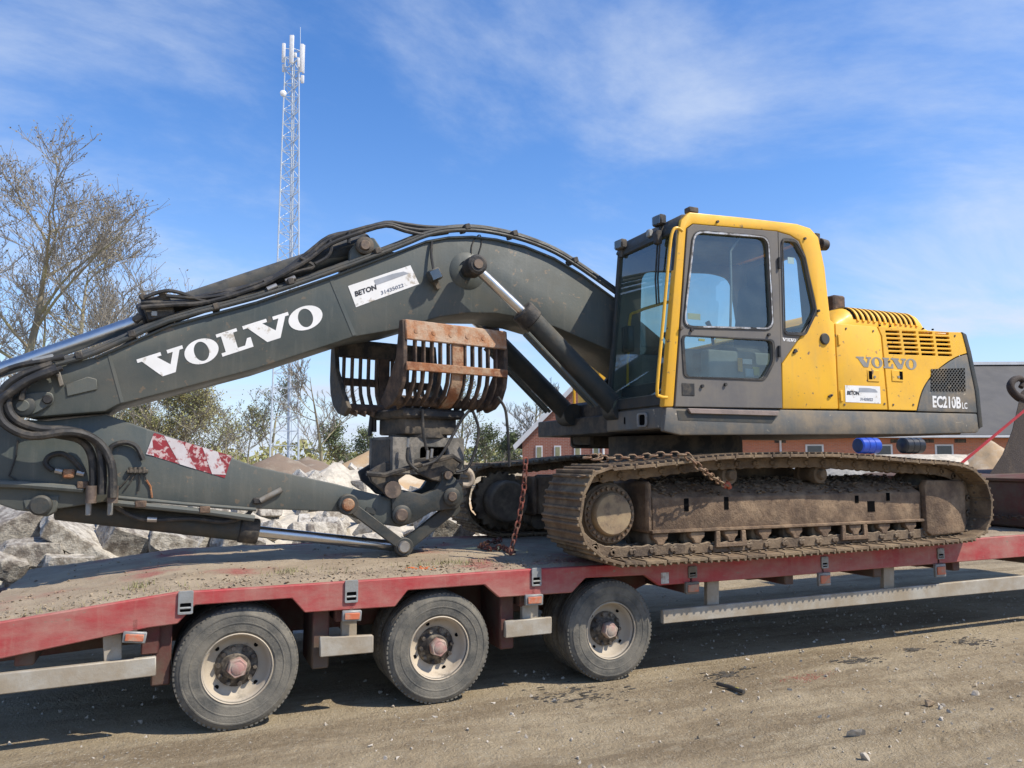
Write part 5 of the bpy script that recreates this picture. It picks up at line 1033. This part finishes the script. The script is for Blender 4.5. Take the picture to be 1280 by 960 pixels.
chain([onZ(x, y, .91) for x, y in ((640, 690), (628, 684), (612, 686), (600, 683), (612, 678), (625, 675))], .08, 'lashing_chain', 'loose end of red chain curled on the deck beside the hanging chain')
tz = along(0).z
M['chainmud'] = mat('muddy chain', (.20, .11, .065), (.26, .19, .12), rough=.9, scale=18)
top_pts = [onY(908, 607, -.06), onY(893, 598, -.16), onY(876, 586, -.25)] + [Vector((onY(858, 573, -.24).x, -.238, onY(858, 573, -.24).z + .03)), Vector((3.46, -.12, 1.71)), Vector((3.30, -.05, 1.69)), Vector((3.16, .02, 1.69)), Vector((3.02, .1, 1.675)), Vector((3.10, .16, 1.70)), Vector((3.0, .2, 1.69))]
chain(top_pts, .075, 'lashing_chain', 'muddy rust brown chain lying across the top of the near track', m='chainmud')
o = MB().tube([onY(904, 609, -.06), onY(909, 604, -.07), onY(912, 610, -.06)], .022, 8, smooth=3).build('chain_hook', mat('orange hook paint', (.42, .10, .05), bump=.2)); tag(o, 'orange chain hook caught on the near track frame', 'hook')
p_ = onX(1243, 650, 8.30)
chain([(8.28, y, 1.06) for y in (1.2, .9, .6, .35, .1)], .07, 'lashing_chain', 'slack chain lying in front of the gooseneck step', m='rustdark')
# excavator bucket standing on the gooseneck
BKY = 1.0
M['bucketsteel'] = mat('shade darkened worn bucket steel', (.055, .042, .034), (.04, .032, .027), (.10, .075, .055), .3, .8, scale=5, dscale=5, bump=.4)  # brown darkened so the bucket looks turned away from the sun
base_z = onY(1240, 604, BKY).z
bo = [(1224, 607), (1236, 594), (1253, 568), (1265, 538), (1272, 508), (1276, 490), (1300, 470), (1345, 480), (1375, 540), (1380, 606)]
def skew(mb):
    for v in mb.v: v.x += (v.y - BKY) * 1.65
    return mb
bk0 = onY(1300, 604, BKY); BK = empty('excavator_bucket', (bk0.x, BKY + .5, base_z)); tag(BK, 'shade darkened brown excavator bucket with curled lifting hook standing on the gooseneck', 'bucket')
for y in (BKY, BKY + .60): skew(MB().prism(XZ(BKY, *bo), y, y + .05)).build('side_plate', M['bucketsteel'], BK, bevel=.01)
shell = XZ(BKY, *bo[:6]); skew(MB().prism(shell + [(x + .05, z + .02) for x, z in shell[::-1]], BKY + .051, BKY + .599)).build('shell', M['bucketsteel'], BK)
MB().tube([onY(x, y, BKY + .025) for x, y in ((1284, 500), (1274, 497), (1266, 490), (1263, 482), (1267, 475), (1275, 473), (1279, 478), (1276, 484))], [.055, .03], 10, smooth=4).build('hook', M['bucketsteel'], BK)
skew(MB().prism(XZ(BKY, (1272, 540), (1277, 500), (1284, 478), (1300, 472), (1300, 540)), BKY + .0515, BKY + .1)).build('ear_plate', M['bucketsteel'], BK, bevel=.01)
a_, d_ = onY(1203, 578, .55), onY(1300, 497, .55); b = MB(); dd = d_ - a_; a_ = a_ - dd * ((a_.z - .92) / dd.z); dd = d_ - a_; b.box((a_ + d_) / 2, (dd.length, .018, .024), Matrix.Rotation(-math.atan2(dd.z, dd.x), 3, 'Y')); tag(b.build('lashing_bar', M['redpaint']), 'thin red lashing bar slanting from the track up to the bucket', 'lashing bar')
# ---------------------------------------------------------------- rubble behind the trailer
def heap(x, y):
    f = sst(-9, -7, x) * (1 - sst(3.2, 5.5, x)) * (1 - sst(11, 15, y))
    return f * (sst(2.75, 4.4, y) * .78 + sst(5.5, 9, y) * .30 + .16 * noise.noise(Vector((x * .9, y * .9, 5))) + .10 * noise.noise(Vector((x * 2.7, y * 2.7, 1))) + .05 * noise.noise(Vector((x * 7, y * 7, 2)))) - .05
b = MB(); NX, NY = 130, 100
b.v = [Vector((x, y, heap(x, y))) for y in (2.62 + 13 * j / NY for j in range(NY + 1)) for x in (-9.5 + 15.5 * i / NX for i in range(NX + 1))]
b.f = [(j * (NX + 1) + i, j * (NX + 1) + i + 1, (j + 1) * (NX + 1) + i + 1, (j + 1) * (NX + 1) + i) for j in range(NY) for i in range(NX)]
tag(b.build('rubble_bed', M['rubble'], fixn=False, smooth=0), 'bed of crushed pale concrete behind the trailer', 'rubble', kind='stuff')
def slab(seed, d):                        # angular broken slab: a box cut by random planes, faintly rough faces
    r = random.Random(seed); bm = bmesh.new(); bmesh.ops.create_cube(bm, size=1)
    for v in bm.verts: v.co = Vector([c * d[i] * 1.15 * r.uniform(.85, 1.05) for i, c in enumerate(v.co)])
    for k in range(8):
        n = Vector((r.gauss(0, 1), r.gauss(0, 1), r.gauss(0, .45))).normalized(); sup = max(v.co.dot(n) for v in bm.verts)
        g = bmesh.ops.bisect_plane(bm, geom=bm.verts[:] + bm.edges[:] + bm.faces[:], plane_co=n * sup * r.uniform(.74, .92), plane_no=n, clear_outer=True)
        es = [e for e in g['geom_cut'] if isinstance(e, bmesh.types.BMEdge)]
        if es: bmesh.ops.contextual_create(bm, geom=es)
    bmesh.ops.bevel(bm, geom=bm.edges[:], offset=.012, segments=1, affect='EDGES', clamp_overlap=True); bmesh.ops.triangulate(bm, faces=bm.faces)
    for _ in range(3): bmesh.ops.subdivide_edges(bm, edges=[e for e in bm.edges if e.calc_length() > .07], cuts=1); bmesh.ops.triangulate(bm, faces=bm.faces)
    for v in bm.verts: v.co += noise.noise_vector(v.co * 9 + Vector((seed, 0, 0))) * .008 + noise.noise_vector(v.co * 21) * .010 + noise.noise_vector(v.co * 45) * .006
    bmesh.ops.recalc_face_normals(bm, faces=bm.faces)
    bm.verts.index_update(); vs = [v.co.copy() for v in bm.verts]; fs = [tuple(v.index for v in f.verts) for f in bm.faces]; bm.free(); return vs, fs
chunks = [mesh_of('concrete_chunk', *slab(300 + k, (.95, .85, (.42, .6, .8)[k % 3])), M['concrete' if k % 3 else 'concretedark'], 25) for k in range(12)]
for k, (px, py, Y, d, rot, mm, lab) in enumerate((
        (108, 679, 3.35, (.92, .6, .20), (.25, .62, .2), 'concrete', 'thick tilted concrete slab leaning down to the right, behind the sloped deck'),
        (38, 690, 3.2, (.58, .4, .24), (.1, -.05, .1), 'concretedark', 'grey blocky concrete piece left of the tilted slab'),
        (12, 660, 3.7, (.95, .6, .34), (.2, -.45, .3), 'concretedark', 'large dark concrete lump at the left edge under the arm'),
        (165, 672, 3.5, (.72, .6, .34), (.5, .35, .5), 'concretedark', 'big mottled grey concrete block right of the tilted slab'),
        (212, 682, 3.4, (.48, .4, .26), (.1, .3, .2), 'concrete', 'bright cream wedge of concrete beside the mottled block'),
        (253, 677, 3.5, (.34, .3, .32), (.3, .5, .9), 'concrete', 'upright pale stub of concrete under the bucket cylinder'),
        (50, 668, 3.9, (.5, .4, .3), (.5, .2, .4), 'concrete', 'pale concrete chunk behind the grey blocky piece'),
        (85, 704, 2.95, (.45, .25, .16), (.1, .1, .1), 'concrete', 'low white concrete fragment under the tilted slab'),
        (285, 680, 3.3, (.30, .3, .18), (.2, .2, .6), 'concrete', 'small cream concrete piece at the far deck edge near the cylinder rod'),
        (300, 676, 3.8, (.5, .4, .25), (.3, .3, .2), 'concretedark', 'flat grey concrete piece below the piston rod gland'),
        (556, 662, 3.6, (.6, .5, .4), (.3, .4, .2), 'concrete', 'pale triangular concrete block seen between coupler and far track'),
        (8, 708, 3.0, (.4, .25, .22), (.4, .2, .5), 'concretedark', 'dark concrete bit in the lower left behind the deck'))):
    p = onY(px, py, Y); vs, fs = slab(60 + k, Vector(d) * .82); o = link('concrete_block', mesh_of('concrete_block', vs, fs, M[mm], 22), p, rot=rot); tag(o, lab, 'concrete')
cr = random.Random(77); cnt = 0
for k in range(900):
    x = cr.uniform(-5.5, 4.2); y = 2.85 + 6 * cr.random() ** 2; s = .10 + .30 * cr.random() ** 1.8
    if y < 3.6: s *= .7
    if cnt >= 210: break
    z = heap(x, y) + s * .18; qx, qy = proj((x, y, z + s * .3))
    if not ((-30 < qx < 345 and 585 < qy < 740) or (370 < qx < 475) or (505 < qx < 605 and qy < 695)): continue
    o = link('concrete_chunk', chunks[cr.randrange(12)], (x, y, z), rot=(cr.uniform(0, 6), cr.uniform(0, 6), cr.uniform(0, 6))); o.scale = (s * cr.uniform(.9, 1.5), s, s * cr.uniform(.6, .9)); cnt += 1
    tag(o, 'broken pale concrete chunk among many in the heap behind the trailer', 'concrete', 'concrete chunks in the heap')
def mound(name, px, D, peak_y, r, m, lab, cat, amp=.12, kind=None, flat=1.0):
    c = dep(px, 575, D); c.z = 0; h = CAM.z + (575 - peak_y) / FOC * D; b = MB(); n = 44
    for j in range(n + 1):
        for i in range(n + 1):
            x, y = (i / n * 2 - 1) * r, (j / n * 2 - 1) * r; q = math.hypot(x, y) / r
            zc = h * min(1, max(0, 1 - q) * flat) ** .85 + (amp * noise.noise(Vector((x * 1.3 + px, y * 1.3, 0))) + amp * .6 * noise.noise(Vector((x * 4 + px, y * 4, 0)))) * (1 if q < .95 else 0) - .05
            b.v.append(Vector((c.x + x, c.y + y, zc)))
    b.f = [(j * (n + 1) + i, j * (n + 1) + i + 1, (j + 1) * (n + 1) + i + 1, (j + 1) * (n + 1) + i) for j in range(n) for i in range(n)]
    return tag(b.build(name, m, fixn=False, smooth=60), lab, cat, kind=kind), c, h, r
mound('sand_heap', 470, 19, 556, 3.4, M['sand'], 'ochre sand heap behind the grab mounting head', 'heap', .08)
pile, pc, ph, pr_ = mound('rubble_heap', 425, 14.5, 580, 3.4, M['rubble'], 'pale crushed concrete heap in front of the ochre sand', 'heap', .3)
mound('soil_heap', 348, 27, 565, 3.6, M['soil'], 'brown soil heap left of the pale crushed concrete', 'heap', .12); mound('soil_heap', 385, 30, 569, 3.6, M['soil'], 'lower grey brown soil heap at the foot of the mast', 'heap', .12)
for k in range(70):
    a, q = cr.uniform(0, 6.3), cr.random() ** .6; x, y = pc.x + math.cos(a) * q * pr_, pc.y + math.sin(a) * q * pr_; s = .15 + .3 * cr.random() ** 2
    o = link('concrete_chunk', chunks[cr.randrange(12)], (x, y, ph * max(0, 1 - q) ** .85 + .02), rot=(cr.uniform(0, 6), cr.uniform(0, 6), cr.uniform(0, 6))); o.scale = (s, s, s * .8); tag(o, 'pale concrete lump on the crushed heap beneath the grab', 'concrete', 'lumps on the crushed concrete heap')
mound('earth_bank', 1240, 22, 548, 2.6, M['sand'], 'tan earth bank behind the right end of the near track', 'heap', .15); mound('earth_bank', 1112, 24.5, 567, 4.5, M['rubble'], 'rubble bank behind the excavator carrying two drums', 'heap', .03, flat=2.4)
# drums lying on the bank
for px, D, m, lab in ((1084, 24.5, 'blue', 'bright blue plastic drum lying on the bank behind the excavator'), (1139, 24.5, 'drumblack', 'black plastic drum lying on the bank right of the blue drum')):
    c = dep(px, 557, D); ax = (RT * .93 + _F0 * .37).normalized(); r, L = .25, .80; prof = [(0, 0), (r - .03, 0), (r - .02, .015), (r, .04), (r, .26), (r + .012, .275), (r, .29), (r, .51), (r + .012, .525), (r, .54), (r, .76), (r - .02, .785), (r - .03, .8), (0, .8)]
    b = MB().lathe((0, 0, 0), prof, 28, axis='X'); mt = Matrix((ax, UPZ.cross(ax), UPZ)).transposed(); b.v = [mt @ (v - Vector((.4, 0, 0))) + c for v in b.v]
    o = b.build('plastic_drum', M[m], smooth=35); tag(o, lab, 'drum')
    b = MB(); b.lathe((0, 0, 0), [(0, -.004), (r - .035, -.004), (r - .03, .0)], 24, axis='X'); b.v = [mt @ (v - Vector((.4, 0, 0))) + c for v in b.v]; b.build('drum_end', M['drumblack'] if m == 'drumblack' else mat('dark blue drum end', (.012, .03, .09), bump=0), o)
# ---------------------------------------------------------------- buildings
def brickmat(name, c1, c2):
    m = bpy.data.materials.new(name); m.use_nodes = True; N, L = m.node_tree.nodes, m.node_tree.links; b = N['Principled BSDF']; b.inputs['Roughness'].default_value = .9
    t = N.new('ShaderNodeTexCoord'); br = N.new('ShaderNodeTexBrick'); br.inputs['Scale'].default_value = 1; br.inputs['Brick Width'].default_value = .24; br.inputs['Row Height'].default_value = .075; br.inputs['Mortar Size'].default_value = .006
    br.inputs[1].default_value = (*c1, 1); br.inputs[2].default_value = (*c2, 1); br.inputs[3].default_value = (.36, .29, .24, 1)
    cm = N.new('ShaderNodeSeparateXYZ'); L.new(t.outputs['Object'], cm.inputs[0]); cc = N.new('ShaderNodeCombineXYZ'); L.new(cm.outputs[0], cc.inputs[0]); L.new(cm.outputs[2], cc.inputs[1]); L.new(cc.outputs[0], br.inputs['Vector']); L.new(br.outputs[0], b.inputs['Base Color']); return m
bm1 = brickmat('shade darkened red brick', (.30, .115, .075), (.25, .09, .06)); bm2 = brickmat('sun brightened orange brick', (.55, .20, .10), (.46, .165, .085))  # gable brick darkened as shade, barn brick brightened as sunlight
class Frame:
    def __init__(s, o, u): s.o = Vector(o); s.u = Vector(u).normalized(); s.w = UPZ.cross(s.u)      # u along the facade, w into the building
    def put(s, mb, name, m, parent=None, bevel=0):
        b = MB(); b.v = [v.copy() for v in mb.v]; b.f = mb.f; o = b.build(name, m, None, origin=(0, 0, 0), bevel=bevel)
        mt = Matrix((s.u, s.w, UPZ)).transposed().to_4x4()
        if parent is None: o.matrix_world = Matrix.Translation(s.o) @ mt; WLOC[o.name] = s.o
        else: o.parent = parent
        return o
    def px(s, x, y):                       # pixel -> local (u, z) on the facade plane
        r = ray(x, y); t = (s.o - CAM).dot(s.w) / r.dot(s.w); p = CAM + r * t - s.o; return p.dot(s.u), p.z
A0 = dep(653, 575, 38); A0.z = 0; F1 = Frame(A0, RT * 1.0 + _F0 * -.10)
zE = F1.px(650, 551)[1]; GWd = 9.2; zP = zE + GWd / 2 * 1.02
H1 = F1.put(MB().prism([(0, 0), (GWd, 0), (GWd, zE), (GWd / 2, zP), (0, zE)], 0, 13), 'brick_house', bm1); tag(H1, 'shade darkened red brick house with its plain gable end beside the excavator', 'house')
for s in (0, 1):
    pr = [(-.35, zE - .36), (GWd / 2, zP + .0), (GWd / 2, zP + .16), (-.45, zE - .26)]
    if s: pr = [(GWd - x, z) for x, z in pr]
    F1.put(MB().prism(pr, -.25, 13.2), 'roof_slope', M['roof'], H1)
    F1.put(MB().prism([(x, z + (.02 if i > 1 else -.1)) for i, (x, z) in enumerate(pr)], -.30, -.252), 'verge_board', M['whitewood'], H1)
for x in (674, 697, 722, 745):
    u, z = F1.px(x, 566); w = F1.put(MB().lohi((u - .17, -.03, z - .35), (u + .17, .02, z + .35)), 'window', M['whitewood'], H1); F1.put(MB().lohi((u - .11, -.04, z - .28), (u + .11, -.032, z + .28)), 'pane', mat('yellowish glass', (.30, .29, .16), rough=.15, bump=0), w)
u, z = F1.px(754, 555); F1.put(MB().cyl((u, -.08, 0), (u, -.08, 3.1), .06, n=8), 'downpipe', M['whitewood'], H1)
B0 = dep(840, 575, 41.5); B0.z = 0; F2 = Frame(B0, RT * 1.0 + _F0 * -.04)
ze2 = F2.px(1190, 546)[1]; BL = 34; zr = 1.671 + 113 / FOC * 48
H2 = F2.put(MB().lohi((0, 0, 0), (BL, 12, ze2 - .02)), 'long_barn', bm2); tag(H2, 'long low sun brightened orange brick building with a dark grey roof at right', 'building')
rp_ = MB().prismx([(-.5, ze2 - .08), (6, zr), (12.5, ze2 - .08), (12.5, ze2 + .1), (6, zr + .18), (-.5, ze2 + .1)], -.4, BL + .4); F2.put(rp_, 'roof', M['roof'], H2)
F2.put(MB().lohi((-.4, 5.8, zr + .16), (BL + .4, 6.2, zr + .34)), 'ridge_cap', M['whitewood'], H2); F2.put(MB().lohi((-.4, -.62, ze2 - .05), (BL + .4, -.5, ze2 + .07)), 'gutter', M['whitewood'], H2)
for x in (1018, 1104, 1180):
    u, z = F2.px(x, 563); w = F2.put(MB().lohi((u - .48, -.04, z - .45), (u + .48, .02, z + .32)), 'window', M['whitewood'], H2); F2.put(MB().lohi((u - .38, -.05, z - .38), (u + .38, -.042, z + .24)), 'pane', M['pane'], w)
for x in (975, 1120, 1160, 1200): u, z = F2.px(x, 548); F2.put(MB().lohi((u - .3, -.02, ze2 - .32), (u + .3, .0, ze2 - .12)), 'vent_panel', M['blackmetal'], H2)
u, z = F2.px(975, 560); F2.put(MB().cyl((u, -.08, 0), (u, -.08, ze2), .06, n=8), 'downpipe', M['whitewood'], H2)
# ---------------------------------------------------------------- lattice mast
MD = 88.0; mb0 = depF(357.5, 575, MD); mb0.z = 0; MH = depF(365, 74, MD).z
MS = empty('telecom_mast', mb0); tag(MS, 'tall galvanised lattice telecom mast with white panel antennas on top', 'mast')
lean = RT * -.55
def leg(k, z): 
    w = 1.85 - .92 * z / MH; a = [R(95), R(215), R(335)][k] - YAW; return mb0 + Vector((math.cos(a), math.sin(a), 0)) * w + UPZ * z + lean * (z / MH)
for k in range(3): MB().tube([leg(k, 0), leg(k, MH * .5), leg(k, MH)], [.11, .075], 6).build('leg', M['mastmetal'], MS)
np_ = 30
for k in range(3):
    b = MB()
    for i in range(np_):
        z0, z1 = MH * i / np_, MH * (i + 1) / np_; a, c = (k, (k + 1) % 3) if i % 2 else ((k + 1) % 3, k)
        b.tube([leg(a, z0), leg(c, z1)], .05, 4); b.tube([leg(k, z1), leg((k + 1) % 3, z1)], .045, 4)
    b.build('lattice_face', M['mastmetal'], MS)
b = MB(); cc0, cc1 = mb0 + _F0 * -.3 + RT * .3, mb0 + _F0 * -.2 + UPZ * MH + lean; b.tube([cc0, cc1], .10, 5); b.tube([cc0 + RT * .4, cc1 + RT * .3], .03, 4); b.build('cable_ladder', M['mastmetal'], MS)
def ant(x, y0, y1, w, df, name='panel_antenna'):
    p, q = depF(x, y0, MD + df), depF(x, y1, MD + df); ww = w / FOC * MD; h = p.z - q.z; MB().box(((p.x + q.x) / 2, (p.y + q.y) / 2, (p.z + q.z) / 2), (ww, ww * .5, h), Matrix.Rotation(-YAW, 3, 'Z')).build(name, M['antenna'], MS, bevel=.08, seg=2)
    m_ = (p + q) / 2; t = Vector((mb0.x, mb0.y, 0)) + lean; MB().tube([m_ + UPZ * h * .25, Vector((t.x, t.y, m_.z + h * .25))], .05, 4).build('antenna_arm', M['mastmetal'], MS)
ant(364.5, 44, 79, 5.6, -1.6); ant(354.5, 54, 78, 4.6, -.4); ant(377, 55, 90, 5, -.4); ant(379.5, 56, 92, 3, .8); ant(378, 94, 104, 4.5, -.2, 'radio_box'); ant(374, 97, 101, 4, -.2, 'radio_box'); ant(369, 66, 72, 4, -1, 'radio_box'); ant(354.5, 80, 90, 4, -.4, 'radio_box'); ant(373, 72, 84, 3.2, -.9, 'radio_box')
p = depF(354, 117, MD - .6); MB().lathe((0, 0, 0), [(0, .2), (.25, .16), (.36, .05), (.38, -.12), (.28, -.2), (0, -.22)], 18, axis='Y').build('dish_antenna', M['antenna'], MS, origin=(0, 0, 0)); bpy.data.objects['dish_antenna'].location = p - WLOC[MS.name]
MB().tube([depF(375.5, 60, MD), depF(375.5, 34, MD)], .04, 4).build('lightning_rod', M['mastmetal'], MS)
# ---------------------------------------------------------------- trees
def tree(name, px, D, top_y, spread, seed, lab, cat='tree', bark='bark', bark_t='bark2', leaf='bud', leafs=3, lsize=.03, nlimb=9, nbr=7, nsub=6, ntw=4, tw=.009, trunk_r=None, up=.45, first=.18, leafspread=.12, lean=0):
    r = random.Random(seed); base = dep(px, 575, D); base.z = -.05; H = CAM.z + (575 - top_y) / FOC * D
    T = empty(name, base); tag(T, lab, cat, 'trees and bushes behind the yard'); tb, cb = MB(), MB(); lf = MB(); trunk_r = trunk_r or H * .017
    def wander(p, d, L, n, w, upw):
        pts = [p.copy()]
        for i in range(n):
            d = (d + Vector((r.gauss(0, w), r.gauss(0, w), r.gauss(0, w * .6) + upw))).normalized(); p = p + d * L / n; pts.append(p.copy())
        return pts
    def rdir(z0, z1): a = r.uniform(0, 6.283); z = r.uniform(z0, z1); k = math.sqrt(max(0, 1 - z * z)); return Vector((math.cos(a) * k, math.sin(a) * k, z))
    tr = wander(base, Vector((lean, 0, 1)).normalized(), H * .8, 9, .05, .05); tb.tube(tr, [trunk_r, trunk_r * .08], 8)
    def pick(pts, t): f = t * (len(pts) - 1); i = min(int(f), len(pts) - 2); return pts[i].lerp(pts[i + 1], f - i), (pts[i + 1] - pts[i]).normalized()
    def leaves(p, n):
        for _ in range(n):
            c = p + Vector((r.gauss(0, leafspread), r.gauss(0, leafspread), r.gauss(0, leafspread))); a = rdir(-1, 1); q = a.orthogonal().normalized() * lsize * r.uniform(.5, 1.2); w = a.cross(q).normalized() * lsize * r.uniform(.4, .9)
            lf.add([c - q, c + w, c + q, c - w], [(0, 1, 2, 3)])
    for i in range(nlimb):
        t = first + (1 - first) * (i + r.random() * .6) / nlimb; p, d = pick(tr, min(t, .99)); L = spread * (1.15 - .75 * t) * r.uniform(.75, 1.1)
        limb = wander(p, (rdir(.15, .7) + d * .35).normalized(), L, 6, .14, .05 * up * 2); rr = trunk_r * (.30 - .16 * t); tb.tube(limb, [rr, rr * .3], 6)
        for j in range(nbr):
            t2 = .2 + .8 * (j + r.random()) / nbr; p2, d2 = pick(limb, min(t2, .99)); br_ = wander(p2, (d2 * .7 + rdir(-.2, .9) * .8).normalized(), L * .5 * (1.2 - .6 * t2) * r.uniform(.7, 1.1), 4, .16, .06 * up * 2); cb.tube(br_, [max(rr * .3, tw * 1.6), tw], 4)
            for k in range(nsub):
                t3 = .15 + .85 * (k + r.random()) / nsub; p3, d3 = pick(br_, min(t3, .99)); sbv = wander(p3, (d3 * .7 + rdir(-.3, .9) * .8).normalized(), L * .24 * r.uniform(.6, 1.1), 3, .16, .08 * up * 2); cb.tube(sbv, [tw * 1.1, tw * .7], 3)
                leaves(sbv[-1], leafs)
                for q in range(ntw):
                    p4, d4 = pick(sbv, r.uniform(.2, 1) * .99); tv = wander(p4, (d4 * .8 + rdir(-.2, .9) * .7).normalized(), L * .11 * r.uniform(.6, 1.2), 2, .15, .1 * up * 2); cb.tube(tv, [tw * .8, tw * .5], 3); leaves(tv[-1], leafs); leaves(tv[1], leafs // 2)
    tb.build('trunk', M[bark], T, fixn=False); c_ = cb.build('branches', M[bark_t], T, fixn=False, smooth=0)
    if lf.v: lf.build('leaves', M[leaf], T, fixn=False, smooth=0)['kind'] = 'stuff'
tree('budding_tree', -5, 18, 150, 5.0, 3, 'tall bare tree with opening buds at the left edge', nlimb=16, nbr=9, nsub=6, ntw=5, leafs=1, lsize=.03, leafspread=.03, tw=.0075, first=.12, up=.35, trunk_r=.2)
tree('budding_tree', 70, 21, 215, 4.0, 8, 'smaller pale barked bare tree beside the tall one above the arm cylinder', nlimb=15, nbr=8, nsub=6, ntw=5, leafs=1, lsize=.028, leafspread=.03, tw=.009, first=.15)
tree('bare_tree', 150, 27, 350, 3.4, 12, 'slim bare tree rising behind the boom valve block', nlimb=12, nbr=7, nsub=6, ntw=5, leafs=1, lsize=.03, leafspread=.04, tw=.010, first=.2)
tree('scrub_bush', 225, 30, 476, 3.0, 21, 'brown green scrub bush seen between boom and arm', 'bush', leaf='leafbrown', leafs=2, lsize=.04, leafspread=.12, nlimb=18, nbr=8, nsub=6, ntw=4, tw=.010, first=.05, trunk_r=.07)
tree('scrub_bush', 165, 31, 497, 2.2, 22, 'fresh green scrub bush at the left end of the gap between boom and arm', 'bush', leaf='leaf', leafs=2, lsize=.045, leafspread=.15, nlimb=13, nbr=7, nsub=6, ntw=3, tw=.010, first=.05, trunk_r=.06)
tree('scrub_bush', 275, 34, 492, 2.4, 23, 'thin brown bush at the right end of the gap between boom and arm', 'bush', leaf='leafbrown', leafs=1, lsize=.045, leafspread=.15, nlimb=10, nbr=6, nsub=5, ntw=3, tw=.012, first=.05, trunk_r=.06)
tree('ivy_tree', 338, 98, 450, 6.0, 31, 'ivy clad bare tree standing behind the mast legs', leaf='leafdark', leafs=1, lsize=.14, leafspread=.35, nlimb=10, nbr=6, nsub=4, ntw=3, tw=.032, first=.15)
tree('bare_tree', 406, 44, 432, 3.6, 33, 'leaning bare tree with a pale split trunk left of the grab', leafs=0, nlimb=9, nbr=6, nsub=5, ntw=4, tw=.016, first=.25, lean=-.05)
tree('evergreen_tree', 428, 50, 515, 1.8, 35, 'dark green evergreen right of the leaning bare tree', leaf='leafdark', leafs=2, lsize=.075, leafspread=.18, nlimb=16, nbr=6, nsub=4, ntw=2, tw=.014, first=.1)
tree('evergreen_tree', 462, 56, 530, 1.7, 36, 'small evergreen behind the grab mounting head', leaf='leafdark', leafs=2, lsize=.08, leafspread=.18, nlimb=14, nbr=5, nsub=4, ntw=2, tw=.014, first=.1)
tree('bare_tree', 668, 46, 452, 3.2, 41, 'bare spreading tree between the grab and the boom cylinders', leafs=0, nlimb=10, nbr=6, nsub=5, ntw=4, tw=.015, first=.2)
tree('bare_tree', 575, 52, 445, 2.6, 42, 'thin bare tree behind the grab hoses', leafs=1, leaf='leaf', lsize=.06, nlimb=9, nbr=6, nsub=4, ntw=3, tw=.015, first=.25)
tree('evergreen_tree', 605, 54, 528, 2.0, 43, 'bushy green pine right of the grab hoses', leaf='leafdark', leafs=2, lsize=.075, leafspread=.2, nlimb=15, nbr=6, nsub=4, ntw=2, tw=.014, first=.1)
tree('evergreen_tree', 640, 50, 535, 1.8, 44, 'dark pine left of the brick gable', leaf='leafdark', leafs=2, lsize=.075, leafspread=.18, nlimb=14, nbr=6, nsub=4, ntw=2, tw=.014, first=.1)
tree('bare_tree', 310, 98, 500, 4.8, 45, 'small bare tree left of the mast base', leafs=1, leaf='leaf', lsize=.13, nlimb=9, nbr=6, nsub=4, ntw=3, tw=.032, first=.2)
# distant wood line that reads as one mass
b = MB(); hr = random.Random(9)
for k in range(9000):
    t = hr.random(); px = -200 + 1700 * t; D = hr.uniform(115, 150); c = dep(px, 575, D); hgt = (3.5 + 3 * noise.noise(Vector((px * .012, 2, 0))) + 1.5 * noise.noise(Vector((px * .05, 7, 0)))); c.z = max(0, hgt) * hr.random() ** .7 ; s = hr.uniform(.25, .6)
    a = Vector((hr.gauss(0, 1), hr.gauss(0, 1), hr.gauss(0, 1))).normalized(); q = a.orthogonal().normalized() * s; w = a.cross(q).normalized() * s * .7; b.add([c - q, c + w, c + q, c - w], [(0, 1, 2, 3)])
tag(b.build('far_wood', M['leafbrown'], fixn=False, smooth=0), 'distant brown green wood along the horizon', 'wood', kind='stuff')
